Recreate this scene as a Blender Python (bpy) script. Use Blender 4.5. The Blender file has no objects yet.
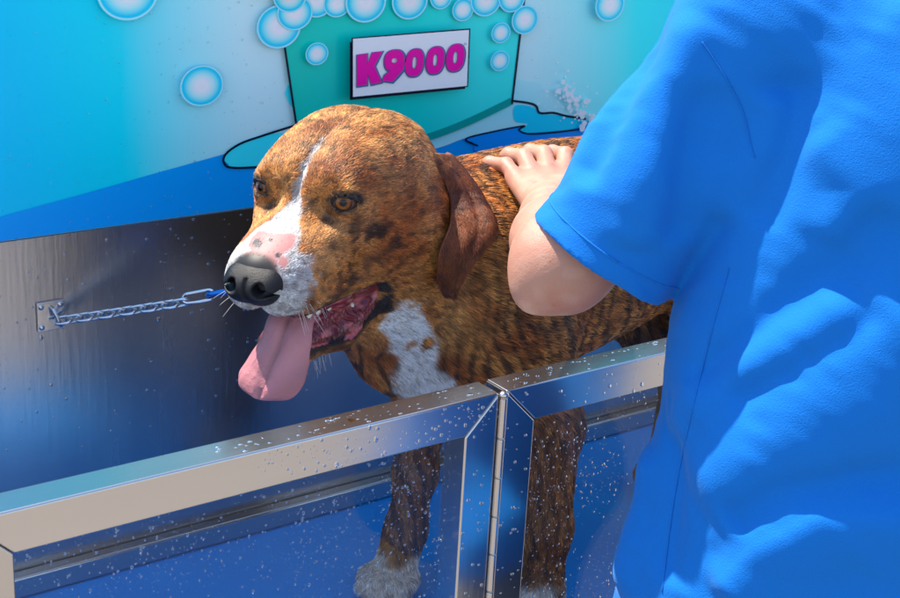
import bpy, math, random, time, sys
_t0 = time.time()
def lap(n): print('LAP', n, round(time.time() - _t0, 1), file=sys.stderr, flush=True)
import numpy as np
from mathutils import Vector, Matrix
random.seed(7); RNG = np.random.default_rng(7)
S = bpy.context.scene; COL = S.collection

# ---------------------------------------------------------------- camera
FPX, CX, CY = 1477.0, 450.0, 299.0            # focal length in pixels of the 900 px wide photograph
def nrm(v):
    v = np.array(v, float); return v / np.linalg.norm(v)
_D = nrm([-231, 4104, 1477]); _X = nrm([2144, -411, 1477]); _X = nrm(_X - _D * _X.dot(_D)); _Z = -_D
_c = lambda v: np.array([v[0], -v[1], -v[2]])
_Xc, _Zc = _c(_X), _c(_Z); _Yc = np.cross(_Zc, _Xc)
RC = np.array([_Xc, _Yc, _Zc])                 # camera vector -> world vector
def ray(px, py): return RC @ np.array([(px - CX) / FPX, -(py - CY) / FPX, -1.0])
CAM = -ray(500, 390) * 1.4
def at(px, py, Y):
    r = ray(px, py); return CAM + r * ((Y - CAM[1]) / r[1])
def atz(px, py, z):
    r = ray(px, py); return CAM + r * ((z - CAM[2]) / r[2])
def dep(px, py, d): return CAM + ray(px, py) * d
cd = bpy.data.cameras.new('camera'); cam = bpy.data.objects.new('camera', cd); COL.objects.link(cam)
M4 = Matrix([list(RC[i]) + [CAM[i]] for i in range(3)] + [[0, 0, 0, 1]]); cam.matrix_world = M4
cd.sensor_width = 36; cd.lens = 36 * FPX / 900; cd.clip_end = 500; cd.clip_start = .02
cd.dof.use_dof = True; cd.dof.focus_distance = 1.47; cd.dof.aperture_fstop = 16
S.camera = cam

# ---------------------------------------------------------------- light
SUN = nrm([-.22, .45, 1.0])                    # direction towards the sun
w = bpy.data.worlds.new('World'); S.world = w; w.use_nodes = True
nt = w.node_tree; bg = nt.nodes['Background']; sky = nt.nodes.new('ShaderNodeTexSky')
sky.sky_type = 'NISHITA'; sky.sun_disc = False
sky.sun_elevation = math.asin(SUN[2]); sky.sun_rotation = math.atan2(SUN[0], SUN[1])
nt.links.new(sky.outputs[0], bg.inputs[0]); bg.inputs[1].default_value = .15
sl = bpy.data.lights.new('sun', 'SUN'); sl.energy = 4.5; sl.angle = math.radians(.6); sl.color = (1, .92, .80)
so = bpy.data.objects.new('sun', sl); COL.objects.link(so)
so.rotation_euler = Vector(-SUN).to_track_quat('-Z', 'Y').to_euler()
S.view_settings.view_transform = 'Standard'; S.view_settings.look = 'None'
S.view_settings.exposure = 1.17; S.view_settings.gamma = 1
S.cycles.max_bounces = 8; S.cycles.transparent_max_bounces = 12

# ---------------------------------------------------------------- helpers
def tag(o, label=None, cat=None, group=None, kind=None):
    for k, v in (('label', label), ('category', cat), ('group', group), ('kind', kind)):
        if v: o[k] = v
    return o
def empty(name, loc, label, cat, group=None):
    o = bpy.data.objects.new(name, None); COL.objects.link(o); o.location = loc
    o.empty_display_size = .05
    return tag(o, label, cat, group)
def mobj(name, V, F, mat, parent=None, cols=None, smooth=False, extra=None):
    me = bpy.data.meshes.new(name)
    V = np.asarray(V, float)
    if parent is not None:
        V = V - np.array(parent_loc(parent))
    me.from_pydata(V.tolist(), [], F if isinstance(F, list) else F.tolist()); me.update()
    if cols is not None:
        c = np.ones((len(V), 4), np.float32); c[:, :3] = cols
        a = me.color_attributes.new('Col', 'FLOAT_COLOR', 'POINT'); a.data.foreach_set('color', c.ravel())
    if extra is not None:
        for k, arr in extra.items():
            a = me.attributes.new(k, 'FLOAT', 'POINT'); a.data.foreach_set('value', np.asarray(arr, np.float32))
    if smooth: me.polygons.foreach_set('use_smooth', [True] * len(me.polygons))
    o = bpy.data.objects.new(name, me); COL.objects.link(o)
    if parent is not None: o.parent = parent
    if mat: me.materials.append(mat)
    return o
def parent_loc(p):
    l = np.array(p.location)
    while p.parent is not None:
        p = p.parent; l = l + np.array(p.location)
    return l
class MB:
    def __init__(s): s.V = []; s.F = []; s.C = []
    def add(s, V, F, c=None):
        b = len(s.V); s.V += [tuple(v) for v in V]; s.F += [[i + b for i in f] for f in F]
        s.C += [c if c is not None else (1, 1, 1)] * len(V)
    def box(s, a, b, c=None, bev=0):
        x0, y0, z0 = a; x1, y1, z1 = b
        V = [(x, y, z) for x in (x0, x1) for y in (y0, y1) for z in (z0, z1)]
        F = [[0, 1, 3, 2], [4, 6, 7, 5], [0, 4, 5, 1], [2, 3, 7, 6], [0, 2, 6, 4], [1, 5, 7, 3]]
        s.add(V, F, c)
    def tube(s, pts, r, n=10, c=None, closed=False):
        pts = [np.array(p, float) for p in pts]; m = len(pts); V = []
        rs = r if hasattr(r, '__len__') else [r] * m
        up = None
        for i, p in enumerate(pts):
            a = pts[(i - 1) % m] if closed or i > 0 else p; b = pts[(i + 1) % m] if closed or i < m - 1 else p
            t = nrm(b - a)
            if up is None:
                up = np.cross(t, [0, 0, 1.0]);
                if np.linalg.norm(up) < .1: up = np.cross(t, [0, 1.0, 0])
            up = nrm(up - t * up.dot(t)); q = np.cross(t, up)
            for k in range(n):
                an = 2 * math.pi * k / n; V.append(p + rs[i] * (math.cos(an) * up + math.sin(an) * q))
        F = []
        for i in range(m if closed else m - 1):
            j = (i + 1) % m
            for k in range(n):
                F.append([i * n + k, i * n + (k + 1) % n, j * n + (k + 1) % n, j * n + k])
        if not closed:
            F.append(list(range(n))[::-1]); F.append([(m - 1) * n + k for k in range(n)])
        s.add(V, F, c)
    def ball(s, c, r, n=8, m=5, col=None, ax=None):
        ax = np.eye(3) if ax is None else ax; r = np.array(r if hasattr(r, '__len__') else [r] * 3, float)
        V = [np.array(c) + np.array([0, 0, 1]) * r @ ax]
        for i in range(1, m):
            th = math.pi * i / m
            for k in range(n):
                ph = 2 * math.pi * k / n
                V.append(np.array(c) + (np.array([math.sin(th) * math.cos(ph), math.sin(th) * math.sin(ph), math.cos(th)]) * r) @ ax)
        V.append(np.array(c) - np.array([0, 0, 1]) * r @ ax); F = []
        for k in range(n): F.append([0, 1 + k, 1 + (k + 1) % n])
        for i in range(m - 2):
            for k in range(n):
                a = 1 + i * n; F.append([a + k, a + n + k, a + n + (k + 1) % n, a + (k + 1) % n])
        a = 1 + (m - 2) * n
        for k in range(n): F.append([a + k, len(V) - 1, a + (k + 1) % n])
        s.add(V, F, col)
    def build(s, name, mat, parent=None, smooth=False, bevel=0, useC=False):
        o = mobj(name, np.array(s.V), s.F, mat, parent, np.array(s.C) if useC else None, smooth)
        if bevel:
            m = o.modifiers.new('b', 'BEVEL'); m.width = bevel; m.segments = 2; m.limit_method = 'ANGLE'
            m.harden_normals = True; o.data.polygons.foreach_set('use_smooth', [True] * len(o.data.polygons))
        return o

# value noise
_T = RNG.random((32, 32, 32)).astype(np.float32)
def noise(P, s, seed=0):
    q = np.asarray(P, float) / s + seed * 7.31 + 100; i = np.floor(q).astype(int); f = q - i; f = f * f * (3 - 2 * f); i = i & 31; j = (i + 1) & 31
    x, y, z = i.T; X, Y, Z = j.T; u, v, ww = f.T
    a = _T[x, y, z] * (1 - u) + _T[X, y, z] * u; b = _T[x, Y, z] * (1 - u) + _T[X, Y, z] * u
    c = _T[x, y, Z] * (1 - u) + _T[X, y, Z] * u; d = _T[x, Y, Z] * (1 - u) + _T[X, Y, Z] * u
    return (a * (1 - v) + b * v) * (1 - ww) + (c * (1 - v) + d * v) * ww
def sstep(a, b, x):
    t = np.clip((x - a) / (b - a), 0, 1); return t * t * (3 - 2 * t)

# signed distances
def ell(P, c, r, ax=None):
    q = P - np.array(c)
    if ax is not None: q = q @ np.array(ax).T
    r = np.array(r); k0 = np.linalg.norm(q / r, axis=1); k1 = np.linalg.norm(q / (r * r), axis=1) + 1e-9
    return k0 * (k0 - 1) / k1
def cone(P, a, b, ra, rb):
    a = np.array(a, float); b = np.array(b, float); ba = b - a; pa = P - a
    h = np.clip(pa @ ba / ba.dot(ba), 0, 1); return np.linalg.norm(pa - h[:, None] * ba, axis=1) - (ra + (rb - ra) * h)
def chain(P, pts, rs, k=.01):
    d = None
    for i in range(len(pts) - 1):
        e = cone(P, pts[i], pts[i + 1], rs[i], rs[i + 1]); d = e if d is None else smin(d, e, k)
    return d
def smin(a, b, k):
    h = np.clip(.5 + .5 * (b - a) / k, 0, 1); return b * (1 - h) + a * h - k * h * (1 - h)
def smax(a, b, k): return -smin(-a, -b, k)
def polyd(P, pts):
    """distance and parameter to a polyline"""
    best = None; par = None
    for i in range(len(pts) - 1):
        a = np.array(pts[i]); ba = np.array(pts[i + 1]) - a; pa = P - a; h = np.clip(pa @ ba / ba.dot(ba), 0, 1)
        d = np.linalg.norm(pa - h[:, None] * ba, axis=1)
        if best is None: best = d; par = h + i
        else:
            m = d < best; best = np.where(m, d, best); par = np.where(m, h + i, par)
    return best, par

def nets(sdf, lo, hi, h, margin=.012):
    """surface nets over a sparse block grid, then Newton steps onto the surface"""
    lo = np.array(lo, float); hi = np.array(hi, float); B = 12
    nb = np.ceil((hi - lo) / (h * B)).astype(int); n = nb * B
    G = np.full(n, 1e3, np.float32)
    bc = np.stack(np.meshgrid(*[np.arange(k) for k in nb], indexing='ij'), -1).reshape(-1, 3)
    cen = lo + (bc * B + B / 2) * h; d = sdf(cen); rad = h * B * .87
    act = np.abs(d) < rad * 1.35 + margin
    o = np.stack(np.meshgrid(*[np.arange(B)] * 3, indexing='ij'), -1).reshape(-1, 3)
    for b, dd in zip(bc[~act], d[~act]): G[b[0]*B:b[0]*B+B, b[1]*B:b[1]*B+B, b[2]*B:b[2]*B+B] = 1 if dd > 0 else -1
    A = bc[act]
    for i in range(0, len(A), 200):
        idx = (A[i:i+200, None, :] * B + o[None]).reshape(-1, 3)
        G[idx[:, 0], idx[:, 1], idx[:, 2]] = sdf(lo + idx * h)
    s = G < 0; c = [slice(0, -1), slice(1, None)]
    cnt = np.zeros(n - 1, np.int8)
    for a in (0, 1):
        for b in (0, 1):
            for e in (0, 1): cnt += s[c[a], c[b], c[e]]
    cells = np.argwhere((cnt > 0) & (cnt < 8)); ID = -np.ones(n - 1, np.int64); ID[tuple(cells.T)] = np.arange(len(cells))
    acc = np.zeros((len(cells), 3)); num = np.zeros(len(cells)); cr = [(a, b, e) for a in (0, 1) for b in (0, 1) for e in (0, 1)]
    for p in cr:
        for ax in range(3):
            if p[ax]: continue
            q = list(p); q[ax] = 1
            v0 = G[tuple((cells + p).T)]; v1 = G[tuple((cells + q).T)]; m = (v0 < 0) != (v1 < 0)
            t = np.where(m, v0 / np.where(m, v0 - v1, 1), 0); pt = np.array(p, float)[None].repeat(len(cells), 0); pt[:, ax] += t
            acc[m] += pt[m]; num[m] += 1
    V = lo + (cells + acc / num[:, None]) * h; F = []
    for ax in range(3):
        u, v = (ax + 1) % 3, (ax + 2) % 3
        sl0 = [slice(1, -1)] * 3; sl0[ax] = slice(0, -1); sl1 = list(sl0); sl1[ax] = slice(1, None)
        a0 = s[tuple(sl0)]; a1 = s[tuple(sl1)]
        e = np.argwhere(a0 != a1); off = np.ones(3, int); off[ax] = 0; e = e + off
        inside = s[tuple(e.T)]
        def cid(du, dv):
            q = e.copy(); q[:, u] += du; q[:, v] += dv; return ID[tuple(q.T)]
        a, b, cc, dd = cid(-1, -1), cid(0, -1), cid(0, 0), cid(-1, 0)
        f = np.stack([a, b, cc, dd], 1); f[~inside] = f[~inside][:, ::-1]; F.append(f)
    F = np.concatenate(F); F = F[(F >= 0).all(1)]
    for _ in range(2):
        N, d0 = grad(sdf, V, h * .3); V = V - N * np.clip(d0, -h, h)[:, None]
    N, _ = grad(sdf, V, h * .5)
    return V, F, N
def grad(sdf, V, e):
    g = np.zeros_like(V)
    for i in range(3):
        d = np.zeros(3); d[i] = e; g[:, i] = sdf(V + d) - sdf(V - d)
    m = np.linalg.norm(g, axis=1) / (2 * e)
    N = g / (np.linalg.norm(g, axis=1)[:, None] + 1e-12)
    return N, sdf(V) / np.maximum(m, .5)

# ---------------------------------------------------------------- materials
def mat(name, col=(.5, .5, .5), rough=.5, metal=0, attr=False, bump=None, **kw):
    m = bpy.data.materials.new(name); m.use_nodes = True; N = m.node_tree.nodes; L = m.node_tree.links
    b = N['Principled BSDF']; b.inputs['Base Color'].default_value = (*col, 1); b.inputs['Roughness'].default_value = rough
    b.inputs['Metallic'].default_value = metal
    for k, v in kw.items(): b.inputs[k.replace('_', ' ')].default_value = v
    if attr:
        a = N.new('ShaderNodeAttribute'); a.attribute_name = 'Col'; L.new(a.outputs['Color'], b.inputs['Base Color'])
    if bump:
        for sc, st, dist in bump:
            tc = N.new('ShaderNodeTexCoord'); t = N.new('ShaderNodeTexNoise'); t.inputs['Scale'].default_value = sc; t.inputs['Detail'].default_value = 4
            L.new(tc.outputs['Object'], t.inputs['Vector']); bp = N.new('ShaderNodeBump'); bp.inputs['Strength'].default_value = st; bp.inputs['Distance'].default_value = dist
            L.new(t.outputs[0], bp.inputs['Height'])
            if b.inputs['Normal'].is_linked: L.new(b.inputs['Normal'].links[0].from_socket, bp.inputs['Normal'])
            L.new(bp.outputs[0], b.inputs['Normal'])
    return m
def noisecol(m, sc, lo, hi, stretch=(1, 1, 1), detail=5, rough=None):
    """mottle the base colour with noise between two colours, and the roughness too"""
    N = m.node_tree.nodes; L = m.node_tree.links; b = N['Principled BSDF']
    tc = N.new('ShaderNodeTexCoord'); mp = N.new('ShaderNodeMapping'); mp.inputs['Scale'].default_value = stretch
    t = N.new('ShaderNodeTexNoise'); t.inputs['Scale'].default_value = sc; t.inputs['Detail'].default_value = detail
    r = N.new('ShaderNodeValToRGB'); r.color_ramp.elements[0].color = (*lo, 1); r.color_ramp.elements[1].color = (*hi, 1)
    r.color_ramp.elements[0].position = .3; r.color_ramp.elements[1].position = .7
    L.new(tc.outputs['Object'], mp.inputs[0]); L.new(mp.outputs[0], t.inputs[0]); L.new(t.outputs[0], r.inputs[0]); L.new(r.outputs[0], b.inputs['Base Color'])
    if rough:
        q = N.new('ShaderNodeMapRange'); q.inputs[3].default_value = rough[0]; q.inputs[4].default_value = rough[1]
        L.new(t.outputs[0], q.inputs[0]); L.new(q.outputs[0], b.inputs['Roughness'])
    return m
def steel(name, stretch, rough=(.16, .3), tint=(.62, .6, .58), bump=.12):
    m = mat(name, tint, .25, 1); N = m.node_tree.nodes; L = m.node_tree.links; b = N['Principled BSDF']
    noisecol(m, 9, tuple(c * .86 for c in tint), tint, stretch, 6, rough)
    tc = N.new('ShaderNodeTexCoord'); mp = N.new('ShaderNodeMapping'); mp.inputs['Scale'].default_value = stretch
    t = N.new('ShaderNodeTexNoise'); t.inputs['Scale'].default_value = 160; t.inputs['Detail'].default_value = 3
    bp = N.new('ShaderNodeBump'); bp.inputs['Strength'].default_value = bump; bp.inputs['Distance'].default_value = .0008
    t2 = N.new('ShaderNodeTexNoise'); t2.inputs['Scale'].default_value = 7
    bp2 = N.new('ShaderNodeBump'); bp2.inputs['Strength'].default_value = .25; bp2.inputs['Distance'].default_value = .003
    L.new(tc.outputs['Object'], mp.inputs[0]); L.new(mp.outputs[0], t.inputs[0]); L.new(t.outputs[0], bp.inputs['Height'])
    L.new(tc.outputs['Object'], t2.inputs[0]); L.new(t2.outputs[0], bp2.inputs['Height']); L.new(bp2.outputs[0], bp.inputs['Normal']); L.new(bp.outputs[0], b.inputs['Normal'])
    return m
ST_H = steel('brushed_steel_horizontal', (.06, 1, 1)); ST_V = steel('brushed_steel_vertical', (1, 1, .06))
ST_W = steel('brushed_steel_wall', (1, 1, .08), (.20, .32), (.54, .52, .52), .2)
PRINT = mat('glossy_print', rough=.3, attr=True, bump=[(60, .08, .002)], Specular_IOR_Level=.15)
MATBLUE = noisecol(mat('blue_rubber', rough=.55, bump=[(300, .3, .001)]), 8, (.0, .26, .78), (.0, .31, .86))
DROP = mat('water', (1, 1, 1), .02, 0, Transmission_Weight=1.0, IOR=1.33)
def glassmat():
    m = bpy.data.materials.new('door_glass'); m.use_nodes = True; N = m.node_tree.nodes; L = m.node_tree.links
    N.remove(N['Principled BSDF']); out = N['Material Output']
    t = N.new('ShaderNodeBsdfTransparent'); t.inputs[0].default_value = (.97, .985, .99, 1)
    g = N.new('ShaderNodeBsdfGlossy'); g.inputs['Roughness'].default_value = .03
    fr = N.new('ShaderNodeFresnel'); ge = N.new('ShaderNodeNewGeometry'); mr = N.new('ShaderNodeMapRange')
    mr.inputs[3].default_value = 1.25; mr.inputs[4].default_value = 1 / 1.25; L.new(ge.outputs['Backfacing'], mr.inputs[0]); L.new(mr.outputs[0], fr.inputs[0]); mx = N.new('ShaderNodeMixShader')
    L.new(fr.outputs[0], mx.inputs[0]); L.new(t.outputs[0], mx.inputs[1]); L.new(g.outputs[0], mx.inputs[2]); L.new(mx.outputs[0], out.inputs[0])
    return m
GLASS = glassmat()

# ---------------------------------------------------------------- ground and tub
YW = .55; ZF = -.418; GZ = -1.0
zs = at(0, 243, YW)[2]                          # top of the steel back wall
GR = noisecol(mat('concrete', rough=.85, bump=[(40, .4, .004)]), 3, (.16, .142, .125), (.24, .215, .19))
tag(MB_ground := mobj('ground', [(-60, -60, GZ), (60, -60, GZ), (60, 60, GZ), (-60, 60, GZ)], [[0, 1, 2, 3]], GR), kind='structure')

tub = empty('dog_wash_tub', (0, .3, GZ), 'raised stainless steel wash tub with a blue floor and glass doors in front', 'wash tub')
XL, XR = -.545, .95
b = MB(); b.box((XL, .0, GZ), (XR, YW + .02, ZF - .06)); b.build('cabinet', ST_H, tub, bevel=.004)
b = MB(); b.box((XL, .0, ZF - .059), (XR, YW, ZF)); b.build('floor_mat', MATBLUE, tub, bevel=.003)
b = MB(); b.box((XL, YW, ZF + .001), (XR, YW + .02, zs)); b.build('back_wall', ST_W, tub)
b = MB(); b.box((XL, YW - .02, ZF + .001), (XR, YW - .001, ZF + .03)); b.build('ledge', ST_H, tub, bevel=.004)
for x0, x1 in ((XL - .021, XL - .001), (XR + .001, XR + .021)):
    b = MB(); b.box((x0, .0, ZF - .05), (x1, YW + .02, .0)); b.build('end_wall', ST_W, tub, bevel=.003)

b = MB(); b.box((.526, 0, ZF + .001), (XR, .034, -.003)); b.build('fixed_front_panel', ST_H, tub, bevel=.002)
XL = -.95
# ---------------------------------------------------------------- printed panel
def srgb(r, g, b_):
    f = lambda c: (c / 255 / 12.92) if c <= 10 else ((c / 255 + .055) / 1.055) ** 2.4
    return np.array([f(r), f(g), f(b_)])
KP = 1.45                                        # printed ink reflectance against the picture's value
def ink(r, g, b_):
    c = srgb(r, g, b_); c = c * KP * [1, .96, 1.06]; m = c.mean(); return np.clip(m + (c - m) * 1.12, .002, .93)
panel = empty('printed_panel', (0, YW, .3), 'bright cyan printed splash panel with a bubble bath picture above the steel', 'panel')
YP = YW + .004
gx = np.linspace(XL, XR, 120); gz = np.linspace(zs + .0005, .56, 60)
V = np.array([(x, YP, z) for x in gx for z in gz]); nz = len(gz)
F = [[i * nz + j, (i + 1) * nz + j, (i + 1) * nz + j + 1, i * nz + j + 1] for i in range(len(gx) - 1) for j in range(nz - 1)]
pt0 = at(20, 100, YW)[0]; pt1 = at(250, 60, YW)[0]; pt2 = at(560, 40, YW)[0]; pt3 = at(640, 20, YW)[0]
x = V[:, 0] + .10 * (V[:, 2] - .2)
stops = [pt0 - .3, pt0, (pt0 + pt1) / 2 - .02, pt1, pt2 - .05, pt3, pt3 + .3]
cs = np.array([ink(0, 150, 225), ink(0, 182, 240), ink(50, 200, 243), ink(182, 222, 252), ink(180, 228, 252), ink(80, 212, 243), ink(20, 170, 230)])
C = np.stack([np.interp(x, stops, cs[:, k]) for k in range(3)], 1)
back = MB(); back.box((XL, YP + .0005, zs), (XR, YP + .03, .565)); back.build('backing_board', mat('board', (.6, .62, .64), .5), panel)
mobj('background_print', V, F, PRINT, panel, C)
def wallpoly(name, pts, off, col, par=panel, dens=True):
    """flat printed shape from outline pixels on the panel plane"""
    P3 = [at(px, py, YP - off) for px, py in pts]
    colf = col if callable(col) else (lambda px, py: col)
    cols = np.array([colf(px, py) for px, py in pts])
    return mobj(name, P3, [list(range(len(P3)))[::-1]], PRINT, par, cols)
def smooth_pts(pts, n=8, closed=False):
    out = []; m = len(pts); P = np.array(pts, float)
    for i in range(m if closed else m - 1):
        p0 = P[(i - 1) % m] if closed or i > 0 else P[i]; p1 = P[i]; p2 = P[(i + 1) % m]; p3 = P[(i + 2) % m] if closed or i < m - 2 else P[(i + 1) % m]
        for k in range(n):
            t = k / n; out.append(tuple(.5 * ((2 * p1) + (-p0 + p2) * t + (2 * p0 - 5 * p1 + 4 * p2 - p3) * t * t + (-p0 + 3 * p1 - 3 * p2 + p3) * t ** 3)))
    if not closed: out.append(tuple(P[-1]))
    return out
def wallstrip(name, pts, wd, off, col, par=panel, sm=True):
    pts = smooth_pts(pts) if sm else pts; P = np.array(pts); V = []; 
    for i in range(len(P)):
        t = P[min(i + 1, len(P) - 1)] - P[max(i - 1, 0)]; t = t / (np.linalg.norm(t) + 1e-9); nn = np.array([-t[1], t[0]])
        for s_ in (-.5, .5):
            q = P[i] + nn * s_ * wd; V.append(at(q[0], q[1], YP - off))
    F = [[2 * i, 2 * i + 1, 2 * i + 3, 2 * i + 2] for i in range(len(P) - 1)]
    return mobj(name, V, F, PRINT, par, np.array([col] * len(V)))
BLK = ink(10, 20, 40)
# deep blue wave over the bottom of the print
top = [(-60, 232), (0, 217), (80, 195), (150, 175), (225, 154), (300, 140), (400, 138), (470, 137), (600, 128), (760, 120), (1000, 110)]
b0 = at(-300, 0, YP)[0]
Vw = []; Cw = []
for px, py in [(-400, 318)] + top:
    p = at(px, py, YP - .001); Vw += [(p[0], YP - .001, zs + .001), tuple(p)]; g = np.clip((px) / 500, 0, 1)
    Cw += [ink(0, 140, 212) * (1 - g) + ink(10, 145, 224) * g, ink(0, 144, 218) * (1 - g) + ink(5, 145, 222) * g]
mobj('blue_wave', Vw, [[2 * i, 2 * i + 2, 2 * i + 3, 2 * i + 1] for i in range(len(Vw) // 2 - 1)], PRINT, panel, np.array(Cw))
# pale suds around the bucket's foot
wallpoly('suds', smooth_pts([(224, 156), (238, 144), (262, 135), (300, 126), (300, 80), (520, 80), (560, 104), (585, 112), (587, 122), (530, 127), (470, 137), (430, 150), (330, 168), (240, 167), (228, 164)], 6, True), .0018,
         lambda x, y: ink(80, 205, 240) if x < 330 else ink(165, 222, 245))
wallstrip('suds_outline', [(300, 124), (262, 136), (240, 144), (226, 154), (224, 163), (234, 168), (275, 166)], 2.2, .0026, BLK)
wallpoly('splash_pool', smooth_pts([(515, 106), (532, 107), (540, 114), (556, 115), (586, 120), (588, 126), (556, 131), (524, 133), (518, 130), (528, 124), (515, 121)], 5, True), .0024, ink(60, 190, 248))
wallpoly('puddle', smooth_pts([(464, 139), (490, 132), (522, 127), (520, 131), (530, 134), (560, 132), (590, 128), (600, 150), (560, 160), (500, 158), (476, 152), (474, 143)], 5, True), .0026, ink(0, 135, 212))
wallstrip('puddle_outline', [(478, 146), (466, 139), (492, 132), (524, 126), (519, 130), (530, 134), (560, 132), (588, 128)], 1.6, .0032, BLK)
wallstrip('splash_outline', [(513, 101), (528, 103), (536, 106), (540, 113), (554, 113), (566, 116), (586, 119)], 2.2, .0032, BLK)
# bucket
def bcol(px, py):
    g = np.clip((px - 280) / 200, 0, 1); k = np.clip((py - 60) / 70, 0, 1)
    return ink(15 + 60 * g, 178 + 32 * g, 150 + 42 * g) * (1 - .1 * k)
bo = []; N_ = 26; rows = 14
L0, L1, R0, R1 = (276, -12), (300, 150), (527, -22), (512, 104)
for j in range(rows + 1):
    v = j / rows
    for i in range(N_ + 1):
        u = i / N_; l = np.array(L0) * (1 - v) + np.array(L1) * v; r = np.array(R0) * (1 - v) + np.array(R1) * v
        q = l * (1 - u) + r * u; q[1] += math.sin(math.pi * u) * 19 * v; bo.append(q)
Vb = [at(q[0], q[1], YP - .004) for q in bo]
Fb = [[j * (N_ + 1) + i, (j + 1) * (N_ + 1) + i, (j + 1) * (N_ + 1) + i + 1, j * (N_ + 1) + i + 1] for j in range(rows) for i in range(N_)]
mobj('bucket_print', Vb, Fb, PRINT, panel, np.array([bcol(*q) for q in bo]))
wallstrip('bucket_shadow_line', [tuple(np.array(bo[rows * (N_ + 1) + i]) + (0, -3)) for i in range(0, N_ + 1, 2)], 7, .0046, ink(10, 140, 125))
wallstrip('bucket_edge', [L0, L1], 2.2, .005, BLK); wallstrip('bucket_edge', [R0, R1], 2.0, .005, BLK)
# bubbles: concentric rings of ink
def bubble(px, py, r, off, sq=1.0):
    c = at(px, py, YP - off); R = r / FPX * np.linalg.norm(c - CAM) * 1.02; V = [c]; C = [ink(205, 232, 250)]
    ring = [(.25, (215, 236, 250)), (.5, (180, 225, 249)), (.72, (110, 205, 244)), (.85, (55, 182, 236)), (.9, (70, 192, 240)), (.95, (175, 232, 250)), (1, (90, 195, 236))]
    n = 40; F = []
    for k, (rr, cc) in enumerate(ring):
        for i in range(n):
            a = 2 * math.pi * i / n; V.append(c + np.array([math.cos(a) * R * 1.16 * rr, 0, math.sin(a) * R * rr])); C.append(ink(*cc))
    for i in range(n): F.append([0, 1 + i, 1 + (i + 1) % n])
    for k in range(len(ring) - 1):
        for i in range(n):
            a = 1 + k * n; F.append([a + i, a + n + i, a + n + (i + 1) % n, a + (i + 1) % n])
    mobj('bubble', V, F, PRINT, panel, np.array(C))
BUB = [(128, -8, 27), (202, 86, 20), (279, 27, 21), (317, 0, 17), (337, 4, 13), (295, 13, 17), (290, -4, 16), (410, 1, 18), (441, -2, 11), (366, 2, 20), (463, 10, 11),
       (486, 0, 16), (512, -2, 14), (525, 20, 14), (501, 33, 10), (500, 61, 10), (317, 54, 11), (610, 5, 16)]
for k in range(26):
    px = 262 + (k * 37) % 285; py = -22 - 16 * (k % 4) - RNG.random() * 8; BUB.append((px, py, 12 + RNG.random() * 10))
BUB += [(60, -70, 18), (180, -60, 14), (640, -60, 16), (700, -20, 14), (-60, 40, 18)]
for k, (px, py, r) in enumerate(BUB): bubble(px, py, r, .006 + .0003 * k)
# white spray of drops, printed
sp = MB()
cr = [(588, 124), (582, 114), (577, 103), (571, 96), (566, 90)]
for i in range(130):
    a = cr[RNG.integers(0, 5)]; s_ = 5 if i < 60 else 16
    px = a[0] + RNG.normal() * s_ - (6 if i >= 60 else 0); py = a[1] + RNG.normal() * s_ * .6; r = (.0035 if i < 60 else .0016) * (.3 + RNG.random())
    c = at(px, py, YP - .0062 - .00002 * i); n = 8
    sp.add([c] + [c + r * np.array([math.cos(k * 2 * math.pi / n) * 1.15, 0, math.sin(k * 2 * math.pi / n)]) for k in range(n)], [[0, 1 + k, 1 + (k + 1) % n] for k in range(n)], ink(215, 240, 250))
sp.build('spray_print', PRINT, panel, useC=True)
# sign plate with letters: K9000 as fat rounded glyphs, in sign coordinates 0..1
sign = [np.array(q, float) for q in ((353, 39), (469, 30), (467, 86), (353, 97))]
def sq(u, v):                                   # v down
    return (1 - v) * ((1 - u) * sign[0] + u * sign[1]) + v * ((1 - u) * sign[3] + u * sign[2])
def spoly(uvs, off, col, name, par): return mobj(name, [at(*sq(u, v), YP - off) for u, v in uvs], [list(range(len(uvs)))[::-1]], PRINT, par, np.array([col] * len(uvs)))
OFS = .022
sg = MB()
spoly([(-.028, .05), (.98, .05), (.985, 1.05), (-.028, 1.05)], OFS - .002, BLK, 'sign_shadow', panel)
spoly([(-.012, -.02), (1.012, -.025), (1.01, 1.02), (-.012, 1.02)], OFS - .001, BLK, 'sign_border', panel)
spoly([(0, 0), (1, 0), (1, 1), (0, 1)], OFS, ink(206, 216, 232), 'sign_plate', panel)
def ringpoly(cu, cv, ru, rv, hu, hv, tilt=0, n=36, p=2.4):
    o, h = [], []
    for k in range(n):
        a = 2 * math.pi * k / n; ca, sa = math.cos(a), math.sin(a); ce = abs(ca) ** (2 / p) * np.sign(ca); se = abs(sa) ** (2 / p) * np.sign(sa)
        o.append((cu + ru * ce - tilt * rv * se, cv + rv * se)); h.append((cu + hu * ce - tilt * hv * se, cv + hv * se))
    return o, h
def glyph_ring(o, h, off, col, name):
    V = [at(*sq(*q), YP - off) for q in o + h]; n = len(o)
    mobj(name, V, [[i, i + n, (i + 1) % n + n, (i + 1) % n] for i in range(n)], PRINT, panel, np.array([col] * len(V)))
MAG = ink(226, 0, 140)
KG = [[(.035, .285), (.12, .275), (.12, .46), (.165, .27), (.255, .255), (.185, .50), (.25, .79), (.16, .81), (.125, .62), (.12, .81), (.035, .82)]]
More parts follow.
